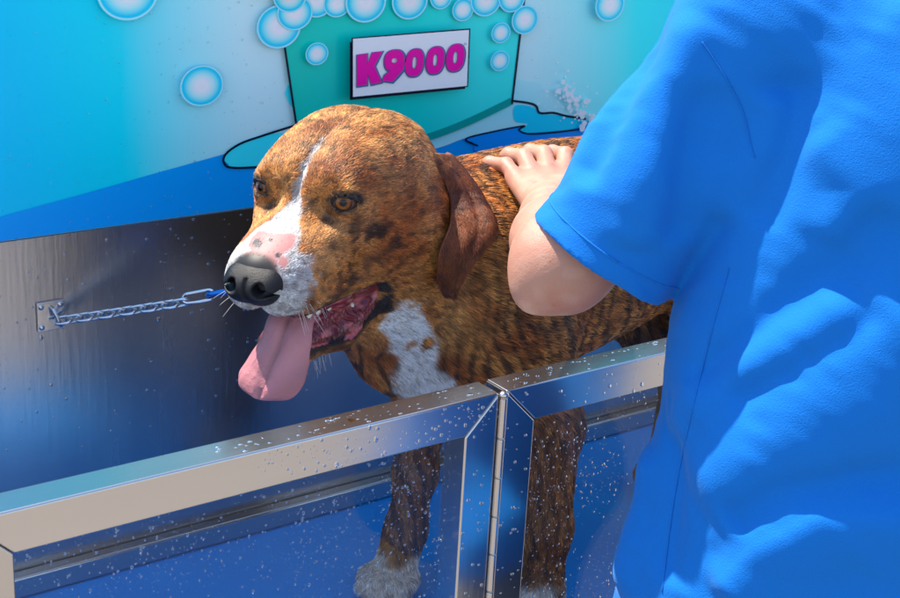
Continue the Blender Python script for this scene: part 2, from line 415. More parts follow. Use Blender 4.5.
def grow(pts, g, n_=None):
    c = np.mean(pts, 0); out = []
    for i, p in enumerate(pts):
        a = np.array(pts[i - 1]); b_ = np.array(pts[(i + 1) % len(pts)]); p = np.array(p)
        s_ = np.array([1.0, .5])
        t1 = nrm((p - a) / [.5, 1]); t2 = nrm((b_ - p) / [.5, 1]); n1 = np.array([t1[1], -t1[0]]); n2 = np.array([t2[1], -t2[0]]); nn = nrm(n1 + n2)
        out.append(tuple(p + nn * np.array([.5, 1]) * g))
    return out
for k in range(1):
    spoly([(u + .004, v + .012) for u, v in grow(KG[0], .03)], OFS + .001, ink(70, 100, 130), 'letter_outline', panel)
    spoly(KG[0], OFS + .002, MAG, 'letter', panel)
nine_tail = [(.385, .55), (.455, .48), (.44, .60), (.385, .72), (.345, .80), (.255, .765), (.275, .68), (.315, .62)]
o, h = ringpoly(.36, .435, .087, .185, .022, .04)
glyph_ring([(.364 + (u - .36) * 1.15, .445 + (v - .435) * 1.13) for u, v in o], [(u, v) for u, v in h], OFS + .001, ink(70, 100, 130), 'letter_outline')
spoly([(u + .004, v + .012) for u, v in grow(nine_tail, .03)], OFS + .0015, ink(70, 100, 130), 'letter_outline', panel)
glyph_ring(o, h, OFS + .002, MAG, 'letter'); spoly(nine_tail, OFS + .0025, MAG, 'letter', panel)
for cu, cv in ((.535, .50), (.715, .49), (.89, .475)):
    o, h = ringpoly(cu, cv, .078, .24, .02, .11, .03)
    glyph_ring([(cu + .003 + (u - cu) * 1.14, cv + .01 + (v - cv) * 1.09) for u, v in o], [(cu + (u - cu) * .8, cv + (v - cv) * .9) for u, v in h], OFS + .001, ink(70, 100, 130), 'letter_outline')
    glyph_ring(o, h, OFS + .002, MAG, 'letter')
o, h = ringpoly(.972, .245, .009, .02, .006, .012)
glyph_ring(o, h, OFS + .001, ink(90, 110, 140), 'trademark_dot')

# ---------------------------------------------------------------- doors
RH = .038; RD = .034
def mitre_frame(door, x0, x1, z0, z1):
    def piece(name, poly, m):
        V = [(x, 0, z) for x, z in poly] + [(x, RD, z) for x, z in poly]
        F = [[0, 1, 2, 3], [7, 6, 5, 4]] + [[i, i + 4, (i + 1) % 4 + 4, (i + 1) % 4] for i in range(4)]
        o = mobj(name, V, F, m, door); bv = o.modifiers.new('b', 'BEVEL'); bv.width = .0022; bv.segments = 3
        bv.limit_method = 'ANGLE'; bv.harden_normals = True; o.data.polygons.foreach_set('use_smooth', [True] * 6)
    e = .0003
    piece('top_rail', [(x0, z1), (x0 + RH, z1 - RH), (x1 - RH, z1 - RH), (x1, z1)], ST_H)
    piece('bottom_rail', [(x0, z0), (x1, z0), (x1 - RH, z0 + RH), (x0 + RH, z0 + RH)], ST_H)
    piece('stile', [(x0, z1 - e), (x0, z0 + e), (x0 + RH - e, z0 + RH + e), (x0 + RH - e, z1 - RH - e)], ST_V)
    piece('stile', [(x1, z1 - e), (x1 - RH + e, z1 - RH - e), (x1 - RH + e, z0 + RH + e), (x1, z0 + e)], ST_V)
    b = MB(); b.box((x0 + RH - .004, RD * .55, z0 + RH - .004), (x1 - RH + .004, RD * .55 + .004, z1 - RH + .004)); b.build('glass_pane', GLASS, door)
z1 = -.003; z0 = ZF + .004
dl = empty('tub_door', (-.5, 0, ZF), 'steel framed glass door with warm sunlit rail, left of the hinge', 'door', 'glass doors of the wash tub')
mitre_frame(dl, -.51, 0.0, z0, z1)
dr = empty('tub_door', (.5, 0, ZF), 'steel framed glass door between the hinge and the blue shirt', 'door', 'glass doors of the wash tub')
mitre_frame(dr, .0085, .52, z0, z1)
hg = empty('piano_hinge', (.0042, -.002, ZF), 'long steel piano hinge joining the two glass doors', 'hinge')
b = MB(); zz = z1 - .006
while zz > z0 + .02:
    b.tube([(.0042, -.001, zz), (.0042, -.001, zz - .0405)], .0042, 14); zz -= .042
b.build('knuckles', ST_V, hg, bevel=.0008)
b = MB(); b.ball((.0042, -.001, z1 - .002), (.0055, .0055, .0035), 12, 6); b.build('pin_head', ST_H, hg, smooth=True)
b = MB(); b.tube([(.0042, -.001, z1 - .004), (.0042, -.001, z0)], .003, 8); b.build('pin', ST_V, hg)
EXEC_DOG = True

# ---------------------------------------------------------------- dog
O = np.array([-.0917, .2136, .1481]); HB = np.array([[-.86824, -.4959, -.0154], [.496, -.86831, -.0035], [0, 0, 1.0]])
HB[0] = nrm(HB[0]); HB[1] = nrm(HB[1] - HB[0] * HB[0].dot(HB[1])); HB[2] = np.cross(HB[0], HB[1])
def toL(P): return (P - O) @ HB.T
def toW(p): return O + np.asarray(p, float) @ HB
def lp(px, py, l):
    r = HB @ ray(px, py); c = HB @ (CAM - O); t = (l - c[1]) / r[1]; return c + r * t
EYE = np.array([-.002, .0425, .001]); EG = nrm([.80, .58, .10]); ER = .0135
def head_sdf(W):
    Q = toL(W); A = Q.copy(); A[:, 1] = np.abs(A[:, 1]); s = np.sign(Q[:, 1])
    d = ell(A, (-.098, .016, .000), (.090, .060, .064))                      # skull
    d = smin(d, ell(A, (-.035, .018, .010), (.044, .040, .032)), .03)        # forehead
    d = smin(d, ell(A, (-.006, .030, .010), (.019, .021, .011)), .025)       # brow
    d = smin(d, ell(A, (-.088, .052, -.045), (.058, .034, .058)), .03)       # cheek
    d = smin(d, ell(A, (-.015, .033, -.028), (.036, .026, .024)), .025)      # cheekbone under the eye
    d = smin(d, cone(A, (-.02, 0, -.030), (.082, 0, -.056), .031, .020), .03)  # nasal bridge
    d = smin(d, ell(A, (.024, .020, -.064), (.066, .031, .036)), .022)       # muzzle side
    d = smin(d, ell(A, (.068, .017, -.074), (.031, .024, .027)), .014)       # upper lip
    d = smin(d, cone(A, (.055, .034, -.088), (-.080, .053, -.086), .012, .014), .016)   # hanging lip edge
    d = d + .0016 * np.exp(-(A[:, 1] / .005) ** 2) * sstep(-.09, -.03, A[:, 0]) * sstep(-.01, .02, A[:, 2])   # furrow
    d = d + .003 * np.exp(-(A[:, 1] / .004) ** 2) * sstep(.07, .09, A[:, 0]) * (A[:, 2] < -.075)
    d = -smin(-d, ell(A, (.020, .037, -.003), (.016, .012, .013)), .022)    # hollow beside the bridge
    # lids and socket
    q = A - EYE
    d = smin(d, np.linalg.norm(q + EG * .0035, axis=1) - .0182, .009)
    hz = nrm(np.cross([0, 0, 1.0], EG)); hz = nrm(hz + np.array([0, 0, -.12])); vt = nrm(np.cross(EG, hz)); hz = np.cross(vt, EG)
    e = q - EG * .0135; e = np.stack([e @ EG, e @ hz, e @ vt], 1)
    ap = ell(e, (0, 0, -.0020), (.016, .0132, .0054))
    d = smax(d, -ap, .0025)
    d = smax(d, -(np.linalg.norm(q, axis=1) - (ER + .0002)), .001)
    # lower jaw
    j = chain(A, [(-.115, .050, -.075), (-.092, .048, -.110), (-.02, .034, -.153), (.032, .020, -.152)], [.028, .0125, .0095, .0090], .01)
    j = smin(j, cone(A, (.030, 0, -.152), (.033, .02, -.151), .010, .009), .012)
    j = smin(j, ell(A, (-.055, .012, -.146), (.080, .030, .012)), .016)
    d = smin(d, j, .010)
    return d
def body_sdf(W):
    P = W; cy = .285
    nk0 = toW((-.12, 0, -.048)); 
    d = chain(P, [nk0, (.09, .29, .028), (.15, .285, -.01)], [.068, .090, .112], .05)
    d = smin(d, cone(P, (.02, .272, .035), (.09, .275, -.05), .052, .075), .04)       # throat and breast
    d = smin(d, ell(P, (.20, cy, -.005), (.17, .106, .133)), .05)                       # rib cage
    d = smin(d, ell(P, (.19, cy, .048), (.13, .062, .070)), .05)                      # withers
    d = smin(d, ell(P, (.345, cy, .018), (.18, .103, .125)), .06)                      # loin
    d = smin(d, ell(P, (.53, cy, .04), (.12, .095, .125)), .05)                       # croup
    for s in (-1, 1):
        d = smin(d, ell(P, (.155, cy + s * .075, -.02), (.075, .045, .105)), .04)     # shoulder
        d = smin(d, ell(P, (.55, cy + s * .065, -.06), (.085, .045, .13)), .04)       # thigh
        d = smin(d, chain(P, [(.53, cy + s * .07, -.13), (.62, cy + s * .075, -.25), (.60, cy + s * .075, -.375), (.575, cy + s * .075, -.39)], [.05, .028, .021, .022], .02), .03)
    d = smin(d, chain(P, [(.53, .285, .10), (.66, .29, .08), (.74, .29, -.05)], [.035, .024, .012], .02), .03)
    # near (left) foreleg: straight under the shoulder
    l1 = chain(P, [(.185, .195, -.06), (.222, .180, -.16), (.225, .172, -.29), (.222, .168, -.372), (.20, .160, -.392)], [.056, .036, .0265, .0225, .026], .02)
    # far (right) foreleg: reaching forward
    l2 = chain(P, [(.15, .345, -.06), (.158, .345, -.17), (.145, .335, -.27), (.135, .335, -.345), (.115, .325, -.385)], [.055, .034, .0235, .0225, .027], .02)
    for l, tx, ty in ((l1, (.20, .160, -.398), None), (l2, (.112, .325, -.398), None)):
        dirn = nrm([-.78, -.50, 0]); sd = np.array([dirn[1], -dirn[0], 0]); c = np.array(tx)
        for k in (-1.5, -.5, .5, 1.5):
            fl = .030 if abs(k) < 1 else .020
            l = smin(l, chain(P, [c + sd * k * .014, c + dirn * fl + sd * k * .016 + (0, 0, .003), c + dirn * (fl + .016) + sd * k * .0165 + (0, 0, -.006)], [.014, .0125, .0095], .006), .007)
        d = smin(d, l, .035)
    return d
def dog_sdf(W):
    a = head_sdf(W); b_ = body_sdf(W); L_ = toL(W)
    k = .012 + .045 * sstep(-.03, -.10, L_[:, 0])
    d = smin(a, b_, k)
    d = smax(d, -(W[:, 2] - ZF), .002)
    return d

TAN, RUST, GOLD, DRK = np.array([.52, .215, .05]), np.array([.31, .092, .017]), np.array([.60, .29, .092]), np.array([.030, .015, .010])
WHT, PNK = np.array([.62, .60, .59]), np.array([.44, .185, .175])
def mixc(a, b_, t): return a * (1 - t[:, None]) + b_ * t[:, None]
def pxl(pts, l): return [lp(x, y, l) for x, y in pts]
def pinkm(Q, n2):
    f, l, u = Q.T
    pk = sstep(.052, .056, f + (n2 - .5) * .02) * (1 - sstep(.020, .023, np.abs(l - .002) + (n2 - .5) * .014)) * sstep(-.066, -.060, u)
    pk = np.maximum(pk, 1 - sstep(.004, .006, polyd(Q, pxl([(279, 245), (283, 262), (281, 276)], .024))[0]))
    for q, r in (((257, 244), .0042), ((270, 240), .0020), ((248, 250), .0016), ((277, 256), .0022)):
        ps = lp(*q, .0); rv = nrm(HB @ ray(*q)); w_ = Q - ps; w_ = w_ - (w_ @ rv)[:, None] * rv; pk = pk * sstep(r, r + .001, np.linalg.norm(w_, axis=1))
    return pk
LIPS = [(.074, .014, -.101), (.055, .038, -.100), (-.01, .050, -.102), (-.085, .058, -.101), (-.094, .056, -.106), (-.075, .052, -.122), (-.02, .040, -.146), (.045, .024, -.146)]
def coat(W, hair=True):
    """coat colour at world points: brindle with white blaze, muzzle and breast"""
    n = len(W); Q = toL(W); A = Q.copy(); A[:, 1] = np.abs(A[:, 1]); f, l, u = Q.T
    hd = sstep(-.19, -.14, f) * sstep(-.20, -.17, u) * (1 - sstep(.11, .16, np.abs(l)))
    n1 = noise(W, .05, 1); n2 = noise(W, .02, 2); n3 = noise(W, .008, 3)
    c = mixc(np.tile(RUST, (n, 1)), TAN, sstep(.3, .7, n1 * .5 + n2 * .5))
    top = sstep(-.02, .05, u) * hd * sstep(0.0, -.05, f); c = mixc(c, GOLD, .75 * top * sstep(.25, .6, n2))
    c = mixc(c, GOLD, .5 * hd * sstep(.45, .75, noise(W, .03, 8)))
    # brindle
    wr = noise(W, .05, 4) * .034 + noise(W, .016, 5) * .008
    st = np.sin((W[:, 0] * 1.0 + wr + .25 * (W[:, 2]) * .6 - W[:, 1] * .2) * 2 * math.pi / .0165)
    bs = sstep(.05, .6, st + (n2 - .5) * .9 + (n3 - .5) * .5 - .12) * (1 - hd)
    c = mixc(c, DRK, .80 * bs)
    hs = np.sin((A[:, 0] * .9 + A[:, 2] * .5 + wr * 1.2) * 2 * math.pi / .024)
    hm = sstep(.35, .95, hs + (n3 - .5) * 1.2 - .25) * hd * (.25 + .6 * sstep(.4, .6, noise(W, .035, 9)))
    c = mixc(c, DRK, hm * .6)
    g = noise(Q * [.45, 1, 1], .0035, 6); c = mixc(c, DRK, hd * .55 * sstep(.55, .85, g))
    def blob(px, py, ll, r, k, ax=(1, 1, 1)):
        nonlocal c
        p = lp(px, py, ll); dd = np.linalg.norm((A - p) * ax, axis=1) / r + (n3 - .5) * .7
        c = mixc(c, DRK, k * (1 - sstep(.55, 1.1, dd)))
    blob(381, 234, .075, .016, .9, (.7, .5, 1.4)); blob(372, 224, .07, .010, .7); blob(392, 243, .075, .010, .7)
    blob(352, 232, .055, .008, .7, (1, .6, .6)); blob(390, 150, .05, .009, .7, (.6, .6, 2)); blob(400, 165, .06, .008, .7, (2, .6, .6)); blob(412, 150, .055, .009, .65, (2, .6, .6))
    blob(372, 140, .03, .008, .6, (2, .6, .6)); blob(330, 222, .035, .008, .6)
    # dark fine grain on the muzzle side and above the lip
    mz = sstep(-.05, .0, f) * sstep(-.06, -.09, u + .1 * n2 - .03) * hd; c = mixc(c, DRK, .75 * mz * sstep(.35, .6, noise(Q * [.5, 1, 2], .006, 12)))
    # eyes: dark rims
    dl_ = np.linalg.norm((A - (EYE + EG * .010)) * [.8, .8, 1.25], axis=1); c = mixc(c, np.array([.018, .014, .014]), 1 - sstep(.0105, .0155, dl_ + (n3 - .5) * .004))
    tr = polyd(A, [EYE + [.006, -.008, -.006], EYE + [.018, -.014, -.022], EYE + [.02, -.012, -.036]])[0]; c = mixc(c, DRK, .6 * (1 - sstep(.003, .009, tr + (n2 - .5) * .006)))
    # furrow reddish dark
    c = mixc(c, RUST * .6, .5 * np.exp(-(l / .006) ** 2) * sstep(-.09, -.03, f) * sstep(.0, .03, u) * hd)
    # white
    wd = np.interp(f, [-.040, -.025, .0, .02, .035, .055, .085], [-.002, .0022, .0032, .006, .013, .026, .036]) + (n3 - .5) * .005
    bl = (1 - sstep(-.0015, .0025, np.abs(l) - wd)) * sstep(-.075, -.06, u) * (f > -.045) * (u < .06)
    fr = sstep(.058, .074, f + (n3 - .5) * .02 + (n2 - .5) * .016 - .25 * np.clip(-.07 - u, 0, 1)) * sstep(-.104, -.094, u)
    wh = np.clip(np.maximum(bl, fr), 0, 1) * hd
    gry = mixc(np.tile(WHT * .82, (n, 1)), DRK * 3, .55 * sstep(.5, .8, noise(Q * [.5, 1, 1], .004, 14)) * sstep(.0, -.07, u))
    c = c * (1 - wh[:, None]) + gry * wh[:, None]
    # pink patch with two grey spots
    pk = pinkm(Q, n2); 
    c = mixc(c, PNK, pk * hd)
    for q_, r_ in (((257, 244), .0040), ((270, 240), .0018), ((277, 256), .0020)):
        ps = lp(*q_, .0); rv = nrm(HB @ ray(*q_)); w_ = Q - ps; w_ = w_ - (w_ @ rv)[:, None] * rv; c = mixc(c, np.array([.09, .075, .08]), (1 - sstep(r_, r_ + .001, np.linalg.norm(w_, axis=1))) * (u > -.07) * hd)
    c = mixc(c, np.array([.01, .009, .01]), 1 - sstep(.022, .026, np.linalg.norm((Q - (.088, 0, -.060)) * [1, .85, 1], axis=1)))
    # breast
    br, prr = polyd(W, [at(398, 300, .215), at(404, 322, .20), at(408, 350, .20), at(416, 378, .20), at(424, 400, .21)])
    bw = np.interp(prr, [0, 1, 2, 3, 4], [.016, .023, .024, .029, .032]) + (n2 - .5) * .014 + (n3 - .5) * .012
    bm = (1 - sstep(-.007, .007, br - bw)); 
    for q in ((418, 350), (404, 360), (431, 345)):
        bm = bm * sstep(.006, .010, np.linalg.norm((W - at(*q, .185)) * [1, .35, .8], axis=1) + (n3 - .5) * .006)
    c = mixc(c, WHT * 1.22, bm)
    # white paws
    pw = sstep(-.352, -.372, W[:, 2] + (n2 - .5) * .03) * (W[:, 0] < .3); c = mixc(c, WHT * np.array([.95, .9, .85]), pw * .9)
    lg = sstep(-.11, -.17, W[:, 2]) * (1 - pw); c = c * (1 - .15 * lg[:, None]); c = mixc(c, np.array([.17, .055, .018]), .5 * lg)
    # lips
    q = A; lipd = polyd(q * [1, .55, 1], np.array(LIPS) * [1, .55, 1])[0]
    lr = np.interp(f, [-.10, -.075, -.05], [.015, .006, 0]); lip = (1 - sstep(.0050, .0085, lipd - lr + (n3 - .5) * .004)); lip = lip * sstep(-.108, -.098, f) * (1 - sstep(.061, .067, l)); c = mixc(c, np.array([.02, .014, .015]), lip)
    inn = mouth_in(A); c = mixc(c, np.array([.22, .035, .04]), inn)
    return c
def mouth_in(A):
    f, l, u = A.T
    lim = np.interp(f, [-.09, -.01, .05, .09], [.054, .040, .026, .012])
    up = np.interp(f, [-.09, -.01, .08], [-.102, -.099, -.097]); lo_ = np.interp(f, [-.09, -.02, .06], [-.115, -.148, -.146])
    return (1 - sstep(lim - .004, lim + .001, l)) * (1 - sstep(up, up + .004, u)) * sstep(lo_ - .006, lo_, u) * (f > -.088) * (f < .08)

dog = empty('dog', (.3, .28, ZF), 'large wet brindle dog with white muzzle and breast, tongue hanging out, standing in the tub', 'dog')
H_ = .0032
V, F, N = nets(dog_sdf, (-.245, .085, -.43), (.80, .46, .245), H_)
SKIN_ = mat('dog_skin', rough=.55, attr=True)
body_cols = coat(V)
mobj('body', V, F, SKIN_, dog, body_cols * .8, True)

lap('# ---- fur')
# ---- fur
def strands(name, V, F, N, count, par, colf, dirf, lenf, radf, maskf, seed=1, mat_=None):
    r = np.random.default_rng(seed)
    T = np.concatenate([F[:, [0, 1, 2]], F[:, [0, 2, 3]]]); a, b_, c = V[T[:, 0]], V[T[:, 1]], V[T[:, 2]]
    ar = np.linalg.norm(np.cross(b_ - a, c - a), axis=1)
    cen = (a + b_ + c) / 3; wgt = ar * maskf(cen); wgt = wgt / wgt.sum()
    i = r.choice(len(T), count, p=wgt); u = r.random((count, 1)); v = r.random((count, 1)); m = (u + v) > 1; u = np.where(m, 1 - u, u); v = np.where(m, 1 - v, v)
    p = a[i] + u * (b_[i] - a[i]) + v * (c[i] - a[i]); n = N[T[i, 0]] * (1 - u - v) + N[T[i, 1]] * u + N[T[i, 2]] * v; n /= np.linalg.norm(n, axis=1)[:, None] + 1e-9
    d = dirf(p, n); d = d + r.normal(size=d.shape) * .13 + np.stack([noise(p, .012, 20) - .5, noise(p, .012, 21) - .5, noise(p, .012, 22) - .5], 1) * .55
    d = d - n * (d * n).sum(1)[:, None]; d /= np.linalg.norm(d, axis=1)[:, None] + 1e-9
    L_ = lenf(p)[:, None] * (.6 + .7 * r.random((count, 1))); lift = .10 + .16 * r.random((count, 1)) + .15 * (noise(p, .01, 23)[:, None] - .4)
    k = p.copy() - n * .0004
    p1 = k + L_ * .5 * (d * .9 + n * (lift + .12)); p2 = k + L_ * (d * .98 + n * lift * .8)
    P = np.stack([k, p1, p2], 1).reshape(-1, 3) - parent_loc(par)
    hc = bpy.data.hair_curves.new(name); hc.add_curves([3] * count)
    hc.attributes['position'].data.foreach_set('vector', P.astype(np.float32).ravel())
    R0 = radf(p) * (.7 + .6 * r.random(count)); R = np.stack([R0, R0 * .8, R0 * .15], 1).ravel()
    at_ = hc.attributes.get('radius') or hc.attributes.new('radius', 'FLOAT', 'POINT'); at_.data.foreach_set('value', R.astype(np.float32))
    base = colf(p); br = (.42 + 1.15 * r.random((count, 1))); 
    if 'ear' not in name:
        cl_ = noise(p * [.5, 1, .8], .0045, 24); hd_ = sstep(-.16, -.10, toL(p)[:, 0]); amp = .9 * (1 - hd_) + .55 * hd_
        br = br * (1 + amp * 1.6 * (cl_[:, None] - .45) if False else (1 + (amp * 1.6 * (cl_ - .45))[:, None]))
    base = base * np.clip(br, .15, 2.2)
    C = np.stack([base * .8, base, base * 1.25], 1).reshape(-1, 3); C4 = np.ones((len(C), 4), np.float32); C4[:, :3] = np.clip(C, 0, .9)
    ca = hc.attributes.new('Col', 'FLOAT_COLOR', 'POINT'); ca.data.foreach_set('color', C4.ravel())
    o = bpy.data.objects.new(name, hc); COL.objects.link(o); o.parent = par; hc.materials.append(mat_); return o
FUR = mat('fur', rough=.42, attr=True, Specular_IOR_Level=.5)
def furdir(p, n):
    Q = toL(p); f = Q[:, 0]; hd = sstep(-.16, -.11, f)[:, None]
    back = -HB[0] + 0 * p; side = HB[1] * np.sign(Q[:, 1])[:, None]
    dh = back + side * .35 * sstep(.02, -.05, f)[:, None] + np.array([0, 0, -1.0]) * (.35 * sstep(-.02, -.06, Q[:, 2]) + .5 * sstep(-.10, -.16, f))[:, None]
    leg = sstep(-.10, -.18, p[:, 2])[:, None]; front = sstep(.12, .03, p[:, 0])[:, None]
    db = np.array([1.0, -.1, -.45]) * (1 - leg) + np.array([.1, 0, -1.0]) * leg; db = db * (1 - .7 * front) + np.array([0.15, 0, -1.0]) * front
    return dh * hd + db * (1 - hd)
def furlen(p):
    f = toL(p)[:, 0]; hd = sstep(-.16, -.10, f); mz = sstep(-.01, .05, f)
    return (.0055 - .0026 * mz) * hd + .0118 * (1 - hd) * (1 - .4 * sstep(-.12, -.2, p[:, 2]))
def furmask(p):
    Q = toL(p); A = Q.copy(); A[:, 1] = np.abs(A[:, 1]); m = np.ones(len(p))
    e = A - EYE; m *= (np.linalg.norm((e - EG * .012) * [1, 1, 1.5], axis=1) > .0115)
    m *= (1 - mouth_in(A)); lipd = polyd(A, LIPS)[0]
    m *= np.where(lipd < .0045, .0, 1)
    m *= 1 - .96 * pinkm(Q, noise(p, .02, 2))
    m *= (np.linalg.norm((Q - (.100, 0, -.060)) * [1, .8, 1], axis=1) > .023)
    hd = sstep(-.18, -.14, Q[:, 0])
    low = np.where(p[:, 2] < -.11, .35, 1); rear = np.where(p[:, 0] > .42, .35, 1)
    view = CAM - p; 
    return m * (hd * 2.3 + (1 - hd)) * low * rear
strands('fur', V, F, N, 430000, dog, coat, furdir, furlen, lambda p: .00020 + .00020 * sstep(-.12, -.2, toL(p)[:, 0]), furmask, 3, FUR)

lap('# ---- eyes')
TUFT = mat('wet_tufts_fur', rough=.36, attr=True, Specular_IOR_Level=.55)
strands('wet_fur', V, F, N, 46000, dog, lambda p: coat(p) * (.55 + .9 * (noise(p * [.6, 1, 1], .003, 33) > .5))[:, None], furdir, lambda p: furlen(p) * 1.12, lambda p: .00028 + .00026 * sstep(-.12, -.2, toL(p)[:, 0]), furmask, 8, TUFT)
# ---- eyes
def eyeball(sgn):
    c = EYE * [1, sgn, 1]; gz_ = nrm(np.array([.84, .40 * (1 if sgn > 0 else -.35), .06])); n, m = 40, 30; V = []; C = []
    a = nrm(np.cross([0, 0, 1], gz_)); b_ = np.cross(gz_, a)
    for i in range(m + 1):
        th = math.pi * i / m; bul = 1 + .07 * math.exp(-(th / .5) ** 2)
        for k in range(n):
            ph = 2 * math.pi * k / n; V.append(toW(c + ER * bul * (math.cos(th) * gz_ + math.sin(th) * (math.cos(ph) * a + math.sin(ph) * b_))))
            if th < .27: cc = (.004, .003, .003)
            elif th < .62:
                g = .75 + .25 * math.sin(ph * 17 + th * 30); k_ = math.sin((th - .27) / .33 * math.pi) * .5 + .5; cc = (.30 * g * k_, .10 * g * k_, .02 * g * k_)
            elif th < .68: cc = (.03, .012, .008)
            else: cc = (.10, .06, .05)
            C.append(cc)
    F = [[i * n + k, (i + 1) * n + k, (i + 1) * n + (k + 1) % n, i * n + (k + 1) % n] for i in range(m) for k in range(n)]
    mobj('eye', V, F, mat('wet_eye', rough=.07, attr=True, Specular_IOR_Level=.4) if sgn > 0 else bpy.data.materials['wet_eye'], dog, np.array(C), True)
eyeball(1); eyeball(-1)
# ---- nose
def nose_sdf(W):
    Q = toL(W); A = Q.copy(); A[:, 1] = np.abs(A[:, 1])
    d = ell(A, (.084, 0, -.060), (.029, .0295, .0250)); d = smin(d, cone(A, (.094, 0, -.052), (.094, .016, -.056), .013, .012), .012)
    d = smin(d, ell(A, (.096, .011, -.068), (.018, .0165, .014)), .012)
    d = smax(d, A[:, 2] + .0370 + .25 * (A[:, 0] - .088), .030)
    nostril = cone(A, (.116, .0155, -.066), (.096, .0130, -.060), .0066, .0042)
    slit = cone(A, (.111, .0175, -.068), (.097, .0285, -.067), .0034, .0022)
    d = smax(d, -nostril, .003); d = smax(d, -slit, .003)
    d = d + .0018 * np.exp(-(A[:, 1] / .0015) ** 2) * (A[:, 0] > .09) * (A[:, 2] < -.055)
    return d
Vn, Fn, Nn = nets(nose_sdf, toW((.09, 0, -.06)) - .05, toW((.09, 0, -.06)) + .05, .0012, .004)
nm = mat('wet_nose', (.005, .0045, .006), .45, bump=[(900, .45, .0008), (1800, .4, .0005)], Specular_IOR_Level=.35)
mobj('nose', Vn, Fn, nm, dog, None, True)
# ---- mouth lining, gums
def mouth_sdf(W):
    Q = toL(W); A = Q.copy(); A[:, 1] = np.abs(A[:, 1])
    d = chain(A, [(-.084, .0475, -.107), (-.02, .0385, -.141), (.030, .024, -.142)], [.009, .0115, .009], .01)
    d = smin(d, chain(A, [(-.084, .048, -.105), (-.01, .038, -.104), (.055, .024, -.100)], [.008, .008, .008], .01), .006)
    d = smin(d, ell(A, (-.03, .010, -.128), (.065, .030, .022)), .012)
    d = d + np.where((Q[:, 1] < -.012) & (Q[:, 0] > -.04), .014, 0) + .0007 * np.sin((A[:, 0] + .01 * noise(A, .01, 32)) * 2 * math.pi / .0065) * sstep(-.115, -.13, A[:, 2]) + (noise(A * [.5, 1, 1], .007, 30) - .5) * .0018
    return d
mv, mf, mn_ = nets(mouth_sdf, toW((0, 0, -.12)) - (.12, .12, .06), toW((0, 0, -.12)) + (.12, .12, .06), .0018, .006)
mc = noise(toL(mv) * [.3, 1, 1.3], .005, 31); mcol = mixc(np.tile(np.array([.16, .018, .026]), (len(mv), 1)), np.array([.46, .12, .13]), sstep(.45, .8, mc)); mcol = mixc(mcol, np.array([.03, .012, .014]), sstep(-.128, -.145, toL(mv)[:, 2]) * sstep(.55, .35, noise(mv, .012, 34)))
WETP = mat('wet_gum', rough=.18, attr=True, Subsurface_Weight=.15, Subsurface_Radius=(.006, .002, .001), Subsurface_Scale=.5)
mobj('gums', mv, mf, WETP, dog, mcol, True)
# ---- teeth
TOOTH = mat('tooth', (.72, .68, .56), .2)
for s in (-1, 1):
    for f_, h_ in ((.044, .0045), (.030, .005), (.012, .006), (-.010, .006)):
        lw = np.interp(f_, [-.05, .06], [.044, .030]) * s
        b = MB(); b.ball(toW((f_, lw, -.104 - h_ * .4)), (.0045, .0028, h_), 8, 6, ax=HB); b.build('tooth', TOOTH, dog, smooth=True)
    for f_ in (-.03, -.046):
        lw = np.interp(f_, [-.05, .05], [.043, .026]) * s; uz = np.interp(f_, [-.07, .05], [-.116, -.134])
        b = MB(); b.ball(toW((f_, lw, uz)), (.0042, .0026, .006), 8, 6, ax=HB); b.build('tooth', TOOTH, dog, smooth=True)
